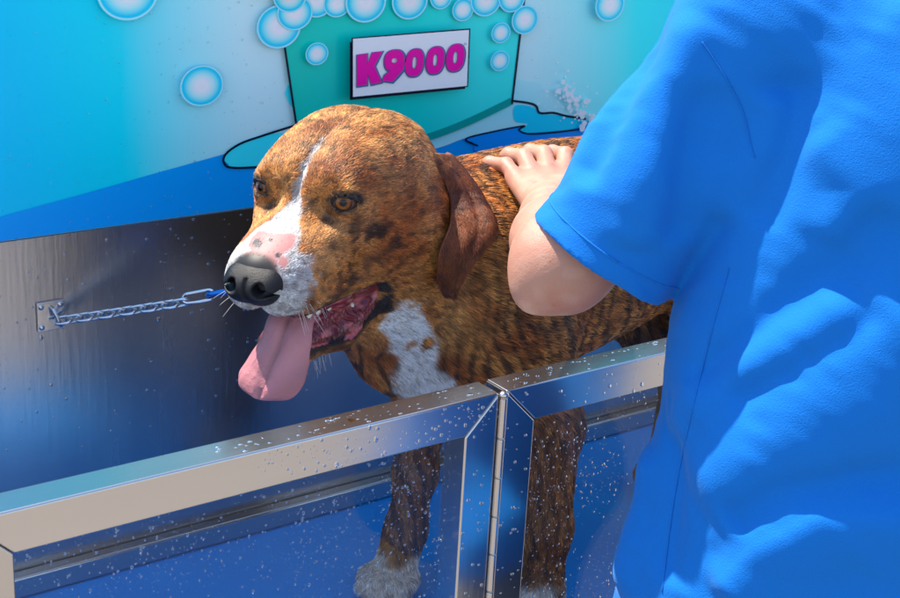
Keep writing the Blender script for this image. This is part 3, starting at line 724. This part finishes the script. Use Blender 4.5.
# ---- tongue: a thick lofted sheet over the lower teeth
def tongue():
    cl = np.array([(-.03, 0, -.124), (.008, .003, -.116), (.034, .008, -.113), (.049, .010, -.121), (.059, .009, -.138), (.067, .005, -.156), (.074, .001, -.172), (.079, -.003, -.186), (.081, -.004, -.192)])
    wd = [.022, .024, .0245, .026, .029, .034, .036, .029, .009]; th = [.012, .012, .010, .0085, .0075, .006, .005, .004, .003]
    ts = np.linspace(0, 1, 44); par = np.linspace(0, 1, len(cl)); 
    def cr(P, t):
        P = np.array(P, float); n = len(P) - 1; x = t * n; i = min(int(x), n - 1); u = x - i
        p0 = P[max(i - 1, 0)]; p1 = P[i]; p2 = P[i + 1]; p3 = P[min(i + 2, n)]
        return .5 * (2 * p1 + (-p0 + p2) * u + (2 * p0 - 5 * p1 + 4 * p2 - p3) * u * u + (-p0 + 3 * p1 - 3 * p2 + p3) * u ** 3)
    V = []; C = []; n = 40
    for t in ts:
        c = cr(cl, t); w_ = max(cr(wd, t), .004); h_ = cr(th, t) * .55; tg = nrm(cr(cl, min(t + .01, 1)) - cr(cl, max(t - .01, 0))); side = np.array([0, 1.0, 0]); up = nrm(np.cross(tg, side)) * -1
        if up.dot([1, 0, 1]) < 0: up = -up
        for k in range(n):
            a = 2 * math.pi * k / n; ca, sa = math.cos(a), math.sin(a); x_ = ca * w_; y_ = np.sign(sa) * abs(sa) ** .8 * h_
            curl = .010 * (abs(ca) ** 2.2) * sstep(.1, .6, np.array(t)) * -1
            gro = -.0042 * math.exp(-(x_ / .004) ** 2) * (1 if sa > 0 else 0)
            q = c + side * x_ + up * (y_ + curl + gro); q = q + up * .0012 * math.sin(t * 31 + x_ * 260) * math.sin(x_ * 330 + 1) * (1 - sstep(.75, .9, np.array(t))); V.append(toW(q)); 
            e = abs(ca); C.append(np.array([.58, .235, .255]) * (1 - .14 * e) * (1 - .28 * math.exp(-(x_ / .0022) ** 2)) * (.93 + .1 * math.sin(t * 9 + x_ * 150)))
    F = [[i * n + k, i * n + (k + 1) % n, (i + 1) * n + (k + 1) % n, (i + 1) * n + k] for i in range(len(ts) - 1) for k in range(n)] + [list(range(n))[::-1], [(len(ts) - 1) * n + k for k in range(n)]]
    m = mat('tongue', rough=.30, attr=True, bump=[(1100, .8, .0008), (140, .4, .003)], Subsurface_Weight=.25, Subsurface_Radius=(.01, .003, .002), Subsurface_Scale=.6, Specular_IOR_Level=.4)
    mobj('tongue', V, F, m, dog, np.array(C), True)
tongue()
lap('# ---- ears')
# ---- ears
def ear(sgn):
    rows = [((428, 152), .066, (447, 152), .050), ((437, 168), .080, (462, 168), .070), ((450, 192), .092, (480, 192), .084), ((453, 220), .098, (497, 228), .088), ((441, 252), .098, (480, 254), .094), ((438, 278), .094, (458, 280), .094), ((443, 294), .091, (447, 294), .091)]
    def hit(px, py, off):
        r_ = ray(px, py); r_ = r_ / np.linalg.norm(r_); ts = np.arange(1.2, 1.8, .002); d_ = dog_sdf(CAM + ts[:, None] * r_); i_ = np.argmax(d_ < 0) if (d_ < 0).any() else np.argmin(d_)
        return toL((CAM + r_ * (ts[i_] - off))[None])[0]
    oa = [.000, .008, .016, .020, .020, .016, .012]; ob = [-.002, .006, .014, .016, .014, .014, .011]
    A_ = [hit(*r[0], o_) for r, o_ in zip(rows, oa)]; B_ = [hit(*r[2], o_) for r, o_ in zip(rows, ob)]
    A_ = smooth_pts(A_, 7); B_ = smooth_pts(B_, 7); m = len(A_); n = 18; V = []; C = []
    for i in range(m):
        t = i / (m - 1)
        for k in range(n + 1):
            s_ = k / n; p = np.array(A_[i]) * (1 - s_) + np.array(B_[i]) * s_
            p[1] += math.sin(math.pi * s_) * .014 - .007 * math.exp(-((s_ - .34 - .1 * t) / .10) ** 2) * sstep(.05, .3, np.array(t)) * (1 - .5 * t) - .010 * math.exp(-((s_ - .12) / .12) ** 2) * sstep(.2, .5, np.array(t)) * (1 - t)
            V.append(toW(p * [1, sgn, 1]));
    F = np.array([[i * (n + 1) + k, i * (n + 1) + k + 1, (i + 1) * (n + 1) + k + 1, (i + 1) * (n + 1) + k] for i in range(m - 1) for k in range(n)])
    if sgn > 0: F = F[:, ::-1]
    V = np.array(V)
    def ecol(p): 
        nn = noise(p, .006, 40); n5 = noise(p, .02, 41); c = mixc(np.tile(np.array([.115, .028, .009]), (len(p), 1)), np.array([.20, .056, .016]), sstep(.3, .7, n5)); c = mixc(c, DRK, .35 * sstep(.6, .8, nn))
        tp = toL(p)[:, 2]; return mixc(c, TAN * .7, .6 * sstep(-.005, .02, tp) * sstep(.3, .7, nn))
    o = mobj('ear', V, F, SKIN_, dog, ecol(V), True); sm = o.modifiers.new('s', 'SOLIDIFY'); sm.thickness = .004; sm.offset = -1
    # normals for fur
    a, b_, c = V[F[:, 0]], V[F[:, 1]], V[F[:, 2]]; fn = np.cross(b_ - a, c - a); N = np.zeros_like(V)
    for k in range(4): np.add.at(N, F[:, k], fn)
    N /= np.linalg.norm(N, axis=1)[:, None] + 1e-12
    if ((N @ HB[1]).mean() * sgn) < 0: N = -N
    strands('ear_fur', V, F, N, 42000, dog, ecol, lambda p, n: np.array([0, 0, -1.0]) - HB[0] * .15 + 0 * p, lambda p: .006 + 0 * p[:, 0], lambda p: .00020 + 0 * p[:, 0], lambda p: np.ones(len(p)), 5, FUR)
ear(1); ear(-1)
# ---- whiskers
WHK = mat('whisker', (.6, .58, .55), .3)
for k in range(26):
    s = 1 if k % 3 else -1; f_ = .03 + RNG.random() * .05; p = np.array((f_, s * (.036 + .004 * RNG.random()), -.078 - RNG.random() * .02)); d = nrm((-.1 + .7 * RNG.random(), s * .7, -.9 * RNG.random() - .2)); L_ = .012 + .014 * RNG.random()
    b = MB(); b.tube([toW(p + d * L_ * t + np.array((0, 0, -.12 * L_ * t * t))) for t in (0, .4, .75, 1)], [.00022, .0002, .00015, .0001], 4); b.build('whisker', WHK, dog)
for k in range(14):
    p = np.array((-.01 + .05 * RNG.random(), .026, -.168 + .004 * RNG.random())); d = nrm((.2 * RNG.normal(), .3, -1)); L_ = .008 + .01 * RNG.random()
    b = MB(); b.tube([toW(p + d * L_ * t) for t in (0, .5, 1)], [.0002, .00015, .0001], 4); b.build('whisker', WHK, dog)
# ---- collar (worn by the dog)
cc = np.array([.052, .290, .070]); axn = nrm(nrm(toW((-.12, 0, -.035)) - np.array([.09, .29, .045]))); ua = nrm(np.cross(axn, [0, 0, 1])); ub = np.cross(axn, ua)
b = MB(); 
ring = []
for k in range(48):
    a = 2 * math.pi * k / 48; dr2 = math.cos(a) * ua + math.sin(a) * ub; t = .03
    while dog_sdf((cc + dr2 * t)[None])[0] < 0 and t < .16: t += .002
    ring.append(cc + dr2 * (t - .006))
b.tube(ring, .0045, 8, closed=True)
collar = b.build('collar', mat('dark_webbing', (.012, .014, .03), .7), None, smooth=True); tag(collar, 'thin dark collar round the neck of the brindle dog', 'collar')

lap('# ----------------------------')
# ---------------------------------------------------------------- chain
CHM = steel('chain_steel', (1, 1, 1), (.12, .25), (.66, .66, .68), .05)
p0 = at(58, 321, YW - .012); p1 = at(392, 263, .34)
br = empty('chain_bracket', at(50, 315, YW), 'small square steel bracket with four screws holding the chain', 'bracket')
bc = at(50, 315, YW)
b = MB(); b.box((bc[0] - .0165, YW - .0035, bc[2] - .018), (bc[0] + .0165, YW - .0003, bc[2] + .018)); b.build('plate', CHM, br, bevel=.001)
for sx in (-1, 1):
    for sz in (-1, 1):
        b = MB(); b.ball((bc[0] + sx * .0115, YW - .0035, bc[2] + sz * .0125), (.0036, .0022, .0036), 10, 6); b.build('screw', CHM, br, smooth=True)
b = MB(); b.tube([(bc[0], YW - .003, bc[2] + .011), (bc[0] + .001, YW - .010, bc[2] + .009), (bc[0] + .004, YW - .014, bc[2] - .002), (bc[0] + .008, YW - .013, bc[2] - .009), (bc[0] + .011, YW - .003, bc[2] - .012)], .0022, 8); b.build('loop', CHM, br, smooth=True)
def linkpts(c, d, side, L_, W_, n=24):
    out = []
    for k in range(n):
        a = 2 * math.pi * k / n; x_ = math.cos(a) * W_ / 2; y_ = math.sin(a) * W_ / 2
        out.append(c + d * (y_ + np.sign(y_) * (L_ - W_) / 2) + side * x_)
    return out
ch = empty('tether_chain', p0, 'steel link chain running from the wall bracket to the dog with a blue clip', 'chain')
dv = nrm(p1 - p0); tot = np.linalg.norm(p1 - p0); s1 = nrm(np.cross(dv, [0, 0, 1])); s2 = np.cross(dv, s1)
def proj(p):
    v = RC.T @ (np.array(p) - CAM); return CX + FPX * v[0] / -v[2]
t = 0; k = 0; pitch = .0125
while proj(p0 + dv * t) < 176:
    sd = nrm(s1 * math.cos(.5 + (k % 2) * 1.57) + s2 * math.sin(.5 + (k % 2) * 1.57)); sag = np.array([0, 0, -.004 * math.sin(t / tot * math.pi)])
    b = MB(); b.tube(linkpts(p0 + dv * (t + .006) + sag, dv, sd, .0185, .011), .0019, 8, closed=True); b.build('link', CHM, ch, smooth=True); t += pitch; k += 1
b = MB(); b.tube(linkpts(p0 + dv * (t + .014), dv, nrm(s1 + s2), .036, .013), .0021, 8, closed=True); b.build('long_link', CHM, ch, smooth=True); t += .030
BLU = mat('blue_clip', (.02, .2, .62), .25, .7)
b = MB(); b.tube(linkpts(p0 + dv * (t + .012), dv, nrm(s1 * .9 - s2 * .4), .034, .017), .0032, 10, closed=True); b.build('clip', BLU, ch, smooth=True); t += .026
b = MB(); b.tube(linkpts(p0 + dv * (t + .010), dv, nrm(s1 * .2 + s2), .030, .014), .0026, 10, closed=True); b.build('clip', BLU, ch, smooth=True); t += .022
b = MB(); b.tube([p0 + dv * t, p0 + dv * tot * .97], .003, 8); b.build('strap', BLU, ch, smooth=True)

# ---------------------------------------------------------------- person
per = empty('person', (.33, -.30, GZ), 'person from behind in bright blue polo shirt, bare arm reaching to the dog', 'person')
SKN = mat('skin', rough=.5, attr=True, bump=[(700, .5, .0008), (90, .25, .003)], Subsurface_Weight=.25, Subsurface_Radius=(.012, .004, .002), Subsurface_Scale=.6)
SH = dep(768, 24, 1.255); EL = dep(556, 262, 1.335); WR = at(550, 206, .150)
def onbody(px, py, off):
    r_ = ray(px, py); r_ = r_ / np.linalg.norm(r_); ts = np.arange(1.2, 2.0, .002); d_ = dog_sdf(CAM + ts[:, None] * r_); i_ = np.argmax(d_ < off)
    return CAM + r_ * ts[i_] if d_[i_] < off else at(px, py, .24)
KN = [onbody(515, 176, .016), onbody(530, 170, .017), onbody(547, 168, .017), onbody(564, 170, .016)]       # pinky .. index
KM = [onbody(506, 165, .011), onbody(524, 157, .012), onbody(544, 154, .012), onbody(565, 155, .012)]
SOF_ = RC[:, 0] * .030
sA = nrm([.69, -.72, 0]); fA = nrm([.72, .69, 0]); PC = np.array([.262, -.245, 0.0])
def person_skin(W):
    P = W
    d = chain(P, [SH, EL + (SH - EL) * .30 + SOF_ * .75, EL + (.006, .0, -.002)], [.045, .049, .037], .02)
    d = smin(d, ell(P, EL + RC[:, 0] * .012 + np.array([0, 0, .0]), (.041, .041, .043)), .02)
    d = smin(d, ell(P, EL - RC[:, 0] * .020 - RC[:, 1] * .026, (.017, .017, .018)), .016)
    d = d + (noise(P, .03, 55) - .5) * .003
    d = smin(d, chain(P, [EL, EL + (WR - EL) * .35, EL + (WR - EL) * .75, WR], [.036, .038, .029, .0245], .02), .03)
    m = (KN[1] + KN[2]) / 2
    pd = nrm(m - WR); hs = nrm(KN[3] - KN[0]); up = nrm(np.cross(hs, pd)); 
    for i, kp in enumerate(KN):
        a = WR + hs * (-.012 + .008 * i)
        d = smin(d, cone(P, a, kp - up * .003, .0170, .0105), .009)
        fd = nrm(KM[i] - kp); r = [.0082, .0092, .0095, .0092][i]
        q2 = KM[i] + np.array([.002 * (i - 1.5), .026, -.004]); q3 = q2 + np.array([.002 * (i - 1.5), .018, -.014])
        fg = chain(P, [kp - fd * .004, KM[i], q2, q3], [r * 1.12, r, r * .95, r * .8], .004)
        d = smin(d, fg, .0035)
    tb = WR + hs * .022 + pd * .02; t1_ = tb + nrm(hs * .9 + pd * .7) * .035; t2_ = t1_ + nrm(hs * .5 + pd + np.array([0, 0, -.3])) * .03
    d = smin(d, chain(P, [WR + hs * .01, tb, t1_, t2_], [.016, .015, .0115, .009], .008), .012)
    return d
box = np.array([SH, EL, WR] + KN); 
vv, ff, nn_ = nets(person_skin, box.min(0) - .10, box.max(0) + .10, .0024, .008)
sk = np.tile(np.array([.44, .215, .15]), (len(vv), 1)); sk = mixc(sk, np.array([.42, .165, .12]), sstep(.4, .8, noise(vv, .03, 50)) * .6); 
sk = mixc(sk, np.array([.50, .28, .21]), sstep(.5, .8, noise(vv, .012, 52)) * .5); sk = mixc(sk, np.array([.30, .12, .07]), (noise(vv, .006, 51) > .93) * .6)
mobj('arm', vv, ff, SKN, per, sk, True)

lap('# shirt: torso')
# shirt: torso and sleeve with folds
_vc = {}
def vp(pts, d, which=None):
    key = (tuple(pts), which)
    if key not in _vc:
        out = []
        for x_, y_ in pts:
            r_ = ray(x_, y_); ts = np.arange(.9, 1.6, .003); PP = CAM + ts[:, None] * r_
            f_ = torso(PP) if which == 't' else (sleeve(PP)[0] if which == 's' else np.minimum(torso(PP), sleeve(PP)[0])); h_ = f_ < 0
            out.append(CAM + r_ * ts[np.argmax(h_) if h_.any() else np.argmin(f_)])
        _vc[key] = out
    return _vc[key]
def crease(P, pts, amp, w_up, w_dn, nrmdir=None):
    dd, pr = polyd(P, pts); m = len(pts) - 1
    fade = np.minimum(sstep(0, .35, pr), sstep(m, m - .35, pr)) if m > 1 else 1
    a = np.array(pts[0]); b_ = np.array(pts[-1]); up = nrm(RC[:, 1]); t = nrm(b_ - a); v = nrm(np.cross(np.cross(t, up), t))
    # which side of the curve: compare with the nearest curve point
    best = None
    for i in range(m):
        a = np.array(pts[i]); ba = np.array(pts[i + 1]) - a; pa = P - a; h = np.clip(pa @ ba / ba.dot(ba), 0, 1); q = pa - h[:, None] * ba; e = np.linalg.norm(q, axis=1)
        if best is None: best = e; sv = q @ v
        else: mm = e < best; best = np.where(mm, e, best); sv = np.where(mm, q @ v, sv)
    w_ = w_dn + (w_up - w_dn) * sstep(-.012, .012, sv); return 1.05 * amp * fade * np.exp(-(dd / w_) ** 2)
def torso(P):
    q = P - PC; a = q @ sA; b_ = q @ fA; z = P[:, 2]
    cb = -.02 + .07 * (z - .1); ca = np.interp(z, [-.3, -.1, .1, .3], [-.030, -.026, -.024, 0]); 
    ra = np.interp(z, [-.30, -.15, 0, .15, .30, .40], [.215, .200, .184, .178, .180, .17]); rb = np.interp(z, [-.3, -.1, .1, .3, .42], [.150, .135, .130, .125, .10])
    k = np.sqrt(((a - ca) / ra) ** 2 + ((b_ - cb) / rb) ** 2); d = (k - 1) * np.minimum(ra, rb)
    d = smax(d, z - (.435 - .55 * np.abs(a) ** 1.3 * 1.4), .05)
    return d
SOF = RC[:, 0] * .030 - RC[:, 1] * .006; SE = EL + (SH - EL) * .055 + SOF; axS = nrm(SH - SE)
SHI = SH - np.array([0, 0, 0])
def sleeve(P):
    t = (P - SE) @ axS; L_ = np.linalg.norm(SH - SE)
    d = chain(P, [SE - axS * .02, SE + axS * .10, SH, SH + sA * .06], [.069, .068, .072, .080], .03)
    return d, t
FOLD = []
def shirt_sdf(P):
    s_, t = sleeve(P); tr = torso(P)
    # sleeve folds run along the arm
    s_ = s_ - crease(P, vp([(705, 10), (668, 100), (648, 180), (636, 255)], 0, 's'), .011, .026, .016)
    s_ = s_ + crease(P, vp([(655, 20), (612, 115), (582, 195)], 0, 's'), .010, .018, .018)
    s_ = s_ + crease(P, vp([(712, 75), (690, 160), (672, 250)], 0, 's'), .009, .018, .018)
    s_ = smax(s_, -t, .002); s_ = smax(s_, -cone(P, SE - axS * .08, SE + axS * .04, .0590, .058), .003)
    d = smin(s_, tr, .012)
    d = d - crease(P, vp([(782, 85), (762, 150), (722, 225)], 0, 'b'), .011, .020, .013)
    d = d + crease(P, vp([(800, 60), (790, 150), (760, 240)], 0, 't'), .006, .02, .02)
    d = d - crease(P, vp([(664, 425), (700, 402), (775, 348), (860, 292)], 0, 't'), .012, .022, .022)
    d = d + crease(P, vp([(690, 392), (760, 330), (835, 268), (900, 200)], 0, 't'), .010, .016, .026)
    d = d + crease(P, vp([(720, 405), (800, 365), (900, 300)], 0, 't'), .006, .014, .014)
    d = d - crease(P, vp([(690, 500), (780, 455), (870, 380), (940, 320)], 0, 't'), .015, .042, .040)
    d = d + crease(P, vp([(720, 520), (780, 488), (850, 478), (930, 470)], 0, 't'), .009, .018, .022)
    d = d - crease(P, vp([(715, 600), (765, 548), (820, 520), (940, 512)], 0, 't'), .014, .018, .040)
    d = d - crease(P, vp([(815, 125), (862, 190), (822, 250)], 0, 't'), .008, .026, .020)
    d = d - crease(P, vp([(655, 440), (638, 520), (622, 600)], 0, 't'), .010, .020, .02)
    d = d + crease(P, vp([(672, 380), (676, 470), (664, 590)], 0, 't'), .007, .014, .014)
    wz = P @ np.array([[.5, .3, .8], [-.4, .9, .1], [-.5, -.2, .7]]); d = d + .0035 * (noise(P, .05, 60) - .5) * 2 + .0020 * (noise(wz * [.5, 1, 2.2], .022, 61) - .5)
    # opening of the sleeve, neck and hem
    d = smax(d, -(P[:, 2] + .27 + .01 * np.sin(P[:, 0] * 40)), .003)
    return d
lo = PC + np.array([-.36, -.32, -.32]); hi = PC + np.array([.34, .32, .47])
vv, ff, nn_ = nets(shirt_sdf, lo, hi, .0032, .03)
def shirtmat():
    m = mat('blue_cotton', (.005, .152, .54), .85, Sheen_Weight=.2, Sheen_Roughness=.4)
    N = m.node_tree.nodes; L = m.node_tree.links; b = N['Principled BSDF']; b.inputs['Sheen Tint'].default_value = (.4, .7, 1, 1); b.inputs['Specular IOR Level'].default_value = .15
    tc = N.new('ShaderNodeTexCoord'); v = N.new('ShaderNodeTexVoronoi'); v.inputs['Scale'].default_value = 900
    t = N.new('ShaderNodeTexNoise'); t.inputs['Scale'].default_value = 480; t.inputs['Detail'].default_value = 5
    L.new(tc.outputs['Object'], v.inputs[0]); L.new(tc.outputs['Object'], t.inputs[0])
    a = N.new('ShaderNodeMath'); a.operation = 'ADD'; L.new(v.outputs[0], a.inputs[0]); L.new(t.outputs[0], a.inputs[1])
    bp = N.new('ShaderNodeBump'); bp.inputs['Strength'].default_value = .5; bp.inputs['Distance'].default_value = .0005; L.new(a.outputs[0], bp.inputs['Height']); L.new(bp.outputs[0], b.inputs['Normal'])
    return m
COTTON = shirtmat()
shirt = mobj('shirt', vv, ff, COTTON, per, None, True)
lap('# ribbed cuff')
# ribbed cuff and seams sit on the shirt
def onshirt(px, py, out=.0006):
    r = ray(px, py); r = r / np.linalg.norm(r); ts = np.arange(.9, 1.7, .004); P = CAM + ts[:, None] * r; d = shirt_sdf(P); i = np.argmax(d < 0)
    if d[i] >= 0: return None
    lo_, hi_ = ts[i - 1], ts[i]
    for _ in range(14):
        m = (lo_ + hi_) / 2
        if shirt_sdf((CAM + m * r)[None])[0] < 0: hi_ = m
        else: lo_ = m
    return CAM + r * (lo_ - out)
def seam(name, pts, rad=.0006):
    q = [onshirt(*p) for p in smooth_pts(pts, 10)]; q = [x_ for x_ in q if x_ is not None]; pv = q[0]; o = [pv]
    for x_ in q[1:]:
        if np.linalg.norm(x_ - o[-1]) < .05: o.append(x_)
    if len(o) > 3:
        b = MB(); b.tube(o, rad, 6); b.build(name, COTTON, per, smooth=True)
seam('armhole_seam', [(702, 42), (722, 72), (742, 110), (752, 150), (755, 158)])
seam('side_seam', [(729, 268), (712, 330), (690, 420), (674, 500), (662, 592)])
b = MB(); q1_ = nrm(np.cross(axS, [0, 0, 1])); q2_ = np.cross(axS, q1_); ring = []
for k in range(90):
    a = 2 * math.pi * k / 90; dd_ = math.cos(a) * q1_ + math.sin(a) * q2_; ts = np.arange(.035, .12, .0008); sd_ = shirt_sdf(SE + axS * .020 + ts[:, None] * dd_); i_ = np.argmax((sd_ > 0) & (ts > .060)); ring.append(SE + axS * .020 + dd_ * (ts[i_] - .0003) if sd_[i_] > 0 and ts[i_] < .085 else None)
run = []
for q in ring + ring[:1]:
    if q is None or (run and np.linalg.norm(q - run[-1]) > .02):
        if len(run) > 5: b.tube(run, .0008, 6)
        run = [] if q is None else [q]
    else: run.append(q)
if len(run) > 5: b.tube(run, .0008, 6)
b.build('sleeve_hem_stitch', COTTON, per, smooth=True)
lap('# rest of the person')
# rest of the person, outside the picture
def rest(P):
    q = P - PC; d = None
    hc = PC + fA * .07 + np.array([0, 0, .575])
    d = ell(P, hc, (.078, .092, .115)); d = smin(d, cone(P, PC + fA * .03 + (0, 0, .40), hc - (0, 0, .05), .058, .055), .03)
    d = smin(d, ell(P, hc + fA * .088 + np.array([0, 0, -.02]), (.014, .014, .02)), .015)
    for s in (-1, 1): d = smin(d, ell(P, hc + sA * s * .078 + np.array([0, 0, -.01]), (.012, .018, .03)), .006)
    shr = PC + sA * .19 + np.array([0, 0, .30]); er = shr + sA * .05 + fA * .06 - np.array([0, 0, .25]); wr = er + fA * .22 + np.array([0, 0, .03])
    d = np.minimum(d, chain(P, [shr, er, wr], [.05, .04, .026], .02))
    for i in range(4):
        b0_ = wr + fA * .02 + sA * (-.024 + .016 * i); d = smin(d, chain(P, [wr + sA * (-.012 + .008 * i), b0_ + fA * .05, b0_ + fA * .09 - (0, 0, .015), b0_ + fA * .115 - (0, 0, .035)], [.018, .011, .009, .007], .005), .008)
    d = smin(d, chain(P, [wr - sA * .01, wr - sA * .04 + fA * .04, wr - sA * .045 + fA * .07], [.014, .011, .009], .006), .01)
    return d
vv, ff, nn_ = nets(rest, PC + np.array([-.42, -.45, -.12]), PC + np.array([.55, .55, .72]), .005, .02)
mobj('head_and_right_arm', vv, ff, SKN, per, np.tile(np.array([.62, .33, .235]), (len(vv), 1)), True)
hc_ = PC + fA * .07 + np.array([0, 0, .575])
def hair(P):
    d = ell(P, hc_ - fA * .012 + np.array([0, 0, .015]), (.09, .10, .118)); d = smin(d, ell(P, hc_ - fA * .05 - np.array([0, 0, .06]), (.07, .06, .09)), .03)
    d = smax(d, (P - hc_) @ fA - .045 - 0 * P[:, 0], .02) + .004 * (noise(P, .012, 70) - .5); return d
vv, ff, _ = nets(hair, hc_ - .2, hc_ + .2, .004, .02); mobj('hair', vv, ff, mat('brown_hair', (.05, .025, .012), .5, bump=[(200, .6, .003)]), per, None, True)
EYW = mat('eye_white', (.7, .7, .68), .15)
for s in (-1, 1):
    b = MB(); b.ball(hc_ + sA * s * .032 + fA * .078 + np.array([0, 0, .0]), .012, 12, 8); b.build('eye', EYW, per, smooth=True)
b = MB(); b.ball(hc_ + fA * .083 + np.array([0, 0, -.055]), (.022, .012, .006), 12, 8); b.build('lips', mat('lips', (.5, .15, .13), .4), per, smooth=True)
def rsleeve(P):
    shr = PC + sA * .17 + np.array([0, 0, .31]); er = PC + sA * .235 + fA * .05 + np.array([0, 0, .12])
    d = cone(P, shr, er, .075, .066); ax = nrm(er - shr); d = smax(d, (P - er) @ ax, .003); return smax(d, -cone(P, er - ax * .02, er + ax * .1, .06, .06), .003)
vv, ff, _ = nets(rsleeve, PC + np.array([-.1, -.45, 0]), PC + np.array([.5, .3, .45]), .005, .02); mobj('right_sleeve', vv, ff, COTTON, per, None, True)
def jeans(P):
    d = None
    for s in (-1, 1):
        hp = PC + sA * s * .09 + np.array([0, 0, -.26]); kn = PC + sA * s * .095 + fA * .02 + np.array([0, 0, -.58]); an = PC + sA * s * .095 + np.array([0, 0, -.96])
        e = chain(P, [hp, kn, an], [.098, .068, .052], .03); d = e if d is None else smin(d, e, .02)
    d = smin(d, ell(P, PC + np.array([0, 0, -.26]) - fA * .01, (.15, .15, .12)), .04); d = smax(d, -(P[:, 2] + .965), .003); return d + .004 * (noise(P, .06, 80) - .5)
vv, ff, _ = nets(jeans, PC + np.array([-.3, -.3, -.98]), PC + np.array([.3, .3, -.1]), .008, .03); mobj('jeans', vv, ff, noisecol(mat('denim', rough=.8, bump=[(400, .3, .001)]), 20, (.03, .05, .10), (.06, .09, .16)), per, None, True)
for s in (-1, 1):
    c_ = PC + sA * s * .095 + fA * .05 + np.array([0, 0, GZ + .035])
    def shoe(P): 
        d = ell(P, c_, (.13, .045, .038), [fA, sA, (0, 0, 1)]); d = smin(d, cone(P, c_ - fA * .06, c_ - fA * .055 + (0, 0, .05), .04, .042), .03); return smax(d, -(P[:, 2] - GZ - .001), .002)
    vv, ff, _ = nets(shoe, c_ - .17, c_ + .17, .006, .02); mobj('shoe', vv, ff, mat('shoe_rubber', (.05, .05, .055), .6) if s < 0 else bpy.data.materials['shoe_rubber'], per, None, True)

lap('# ----------------------------')
# ---------------------------------------------------------------- water drops
def dropset(name, count, place, rmin, rmax, flat=.45, label=None, skew=3.0, seed=11):
    r = np.random.default_rng(seed); b = MB()
    for i in range(count):
        p, n, along = place(r)
        if p is None: continue
        rad = rmin + (rmax - rmin) * r.random() ** skew; st = 1 + .7 * r.random() * (r.random() < .3)
        t1 = nrm(along); t2 = np.cross(n, t1); b.ball(p + np.array(n) * rad * flat * .2, (rad * (.85 + .3 * r.random()), rad * st, rad * flat), 8, 5, ax=np.array([t2, t1, n]))
    o = b.build(name, DROP, None, smooth=True); return tag(o, label, 'water drops', None, 'stuff')
fr_ = np.array([0, -1.0, 0])
gl = RD * .55 - .0003
def on_glass(r):
    if r.random() < .62: x_ = r.uniform(-.47, -.04)
    else: x_ = r.uniform(.05, .3)
    z_ = -.042 - .36 * r.random() ** 1.2
    if noise(np.array([[x_, 0, z_]]), .05, 90)[0] < r.random() * .85: return None, None, None
    return np.array([x_, gl, z_]), fr_, (0, 0, 1)
dropset('glass_drops', 8000, on_glass, .0004, .0015, .5, 'small water drops beaded over the glass door panes', 4)
def on_steel(r):
    x_ = r.uniform(-.40, .25); z_ = r.uniform(-.25, zs - .002)
    return np.array([x_, YW - .0002, z_]), fr_, (0, 0, 1)
dropset('wall_drops', 420, on_steel, .0007, .0022, .4, 'scattered water drops on the steel back wall', 3, 12)
def on_print(r):
    x_ = r.uniform(-.40, .55); z_ = r.uniform(zs, .40)
    return np.array([x_, YP - .0225, z_]) if False else np.array([x_, YP - .0012, z_]), fr_, (.35 * r.normal(), 0, 1)
dropset('print_drops', 700, on_print, .0006, .0017, .35, 'fine water drops on the printed panel', 3, 13)
def on_front(r):
    q = r.random()
    if q < .45: return np.array([r.uniform(-.26, .0), -.0002, r.uniform(-.038, -.006)]), fr_, (0, 0, 1)
    if q < .6: return np.array([r.uniform(.01, .30), -.0002, r.uniform(-.038, -.006)]), fr_, (0, 0, 1)
    x_ = r.uniform(-.034, -.003) if r.random() < .5 else r.uniform(.012, .042)
    return np.array([x_, -.0002, r.uniform(-.38, -.04)]), fr_, (0, 0, 1)
dropset('rail_drops', 260, on_front, .0006, .002, .45, 'water drops on the front faces of the steel door frames', 3, 14)
def on_top(r):
    x_ = r.uniform(-.30, .30); return np.array([x_, r.uniform(.004, .030), z1 - .0002]), np.array([0, 0, 1.0]), (1, .3 * r.normal(), 0)
dropset('rail_top_drops', 260, on_top, .0006, .0024, .3, 'beads and small pools of water on top of the steel rails', 3, 15)
def pool(r):
    x_ = r.choice([-.16, -.12, -.09, -.05, .03, .05, .075, .10, .14, .19]) + r.normal() * .004; return np.array([x_, r.uniform(.010, .024), z1 - .0003]), np.array([0, 0, 1.0]), (1, .2 * r.normal(), 0)
dropset('rail_pools', 12, pool, .002, .006, .05, 'flat puddles of water lying on the door top rail', 1, 16)

lap('end')
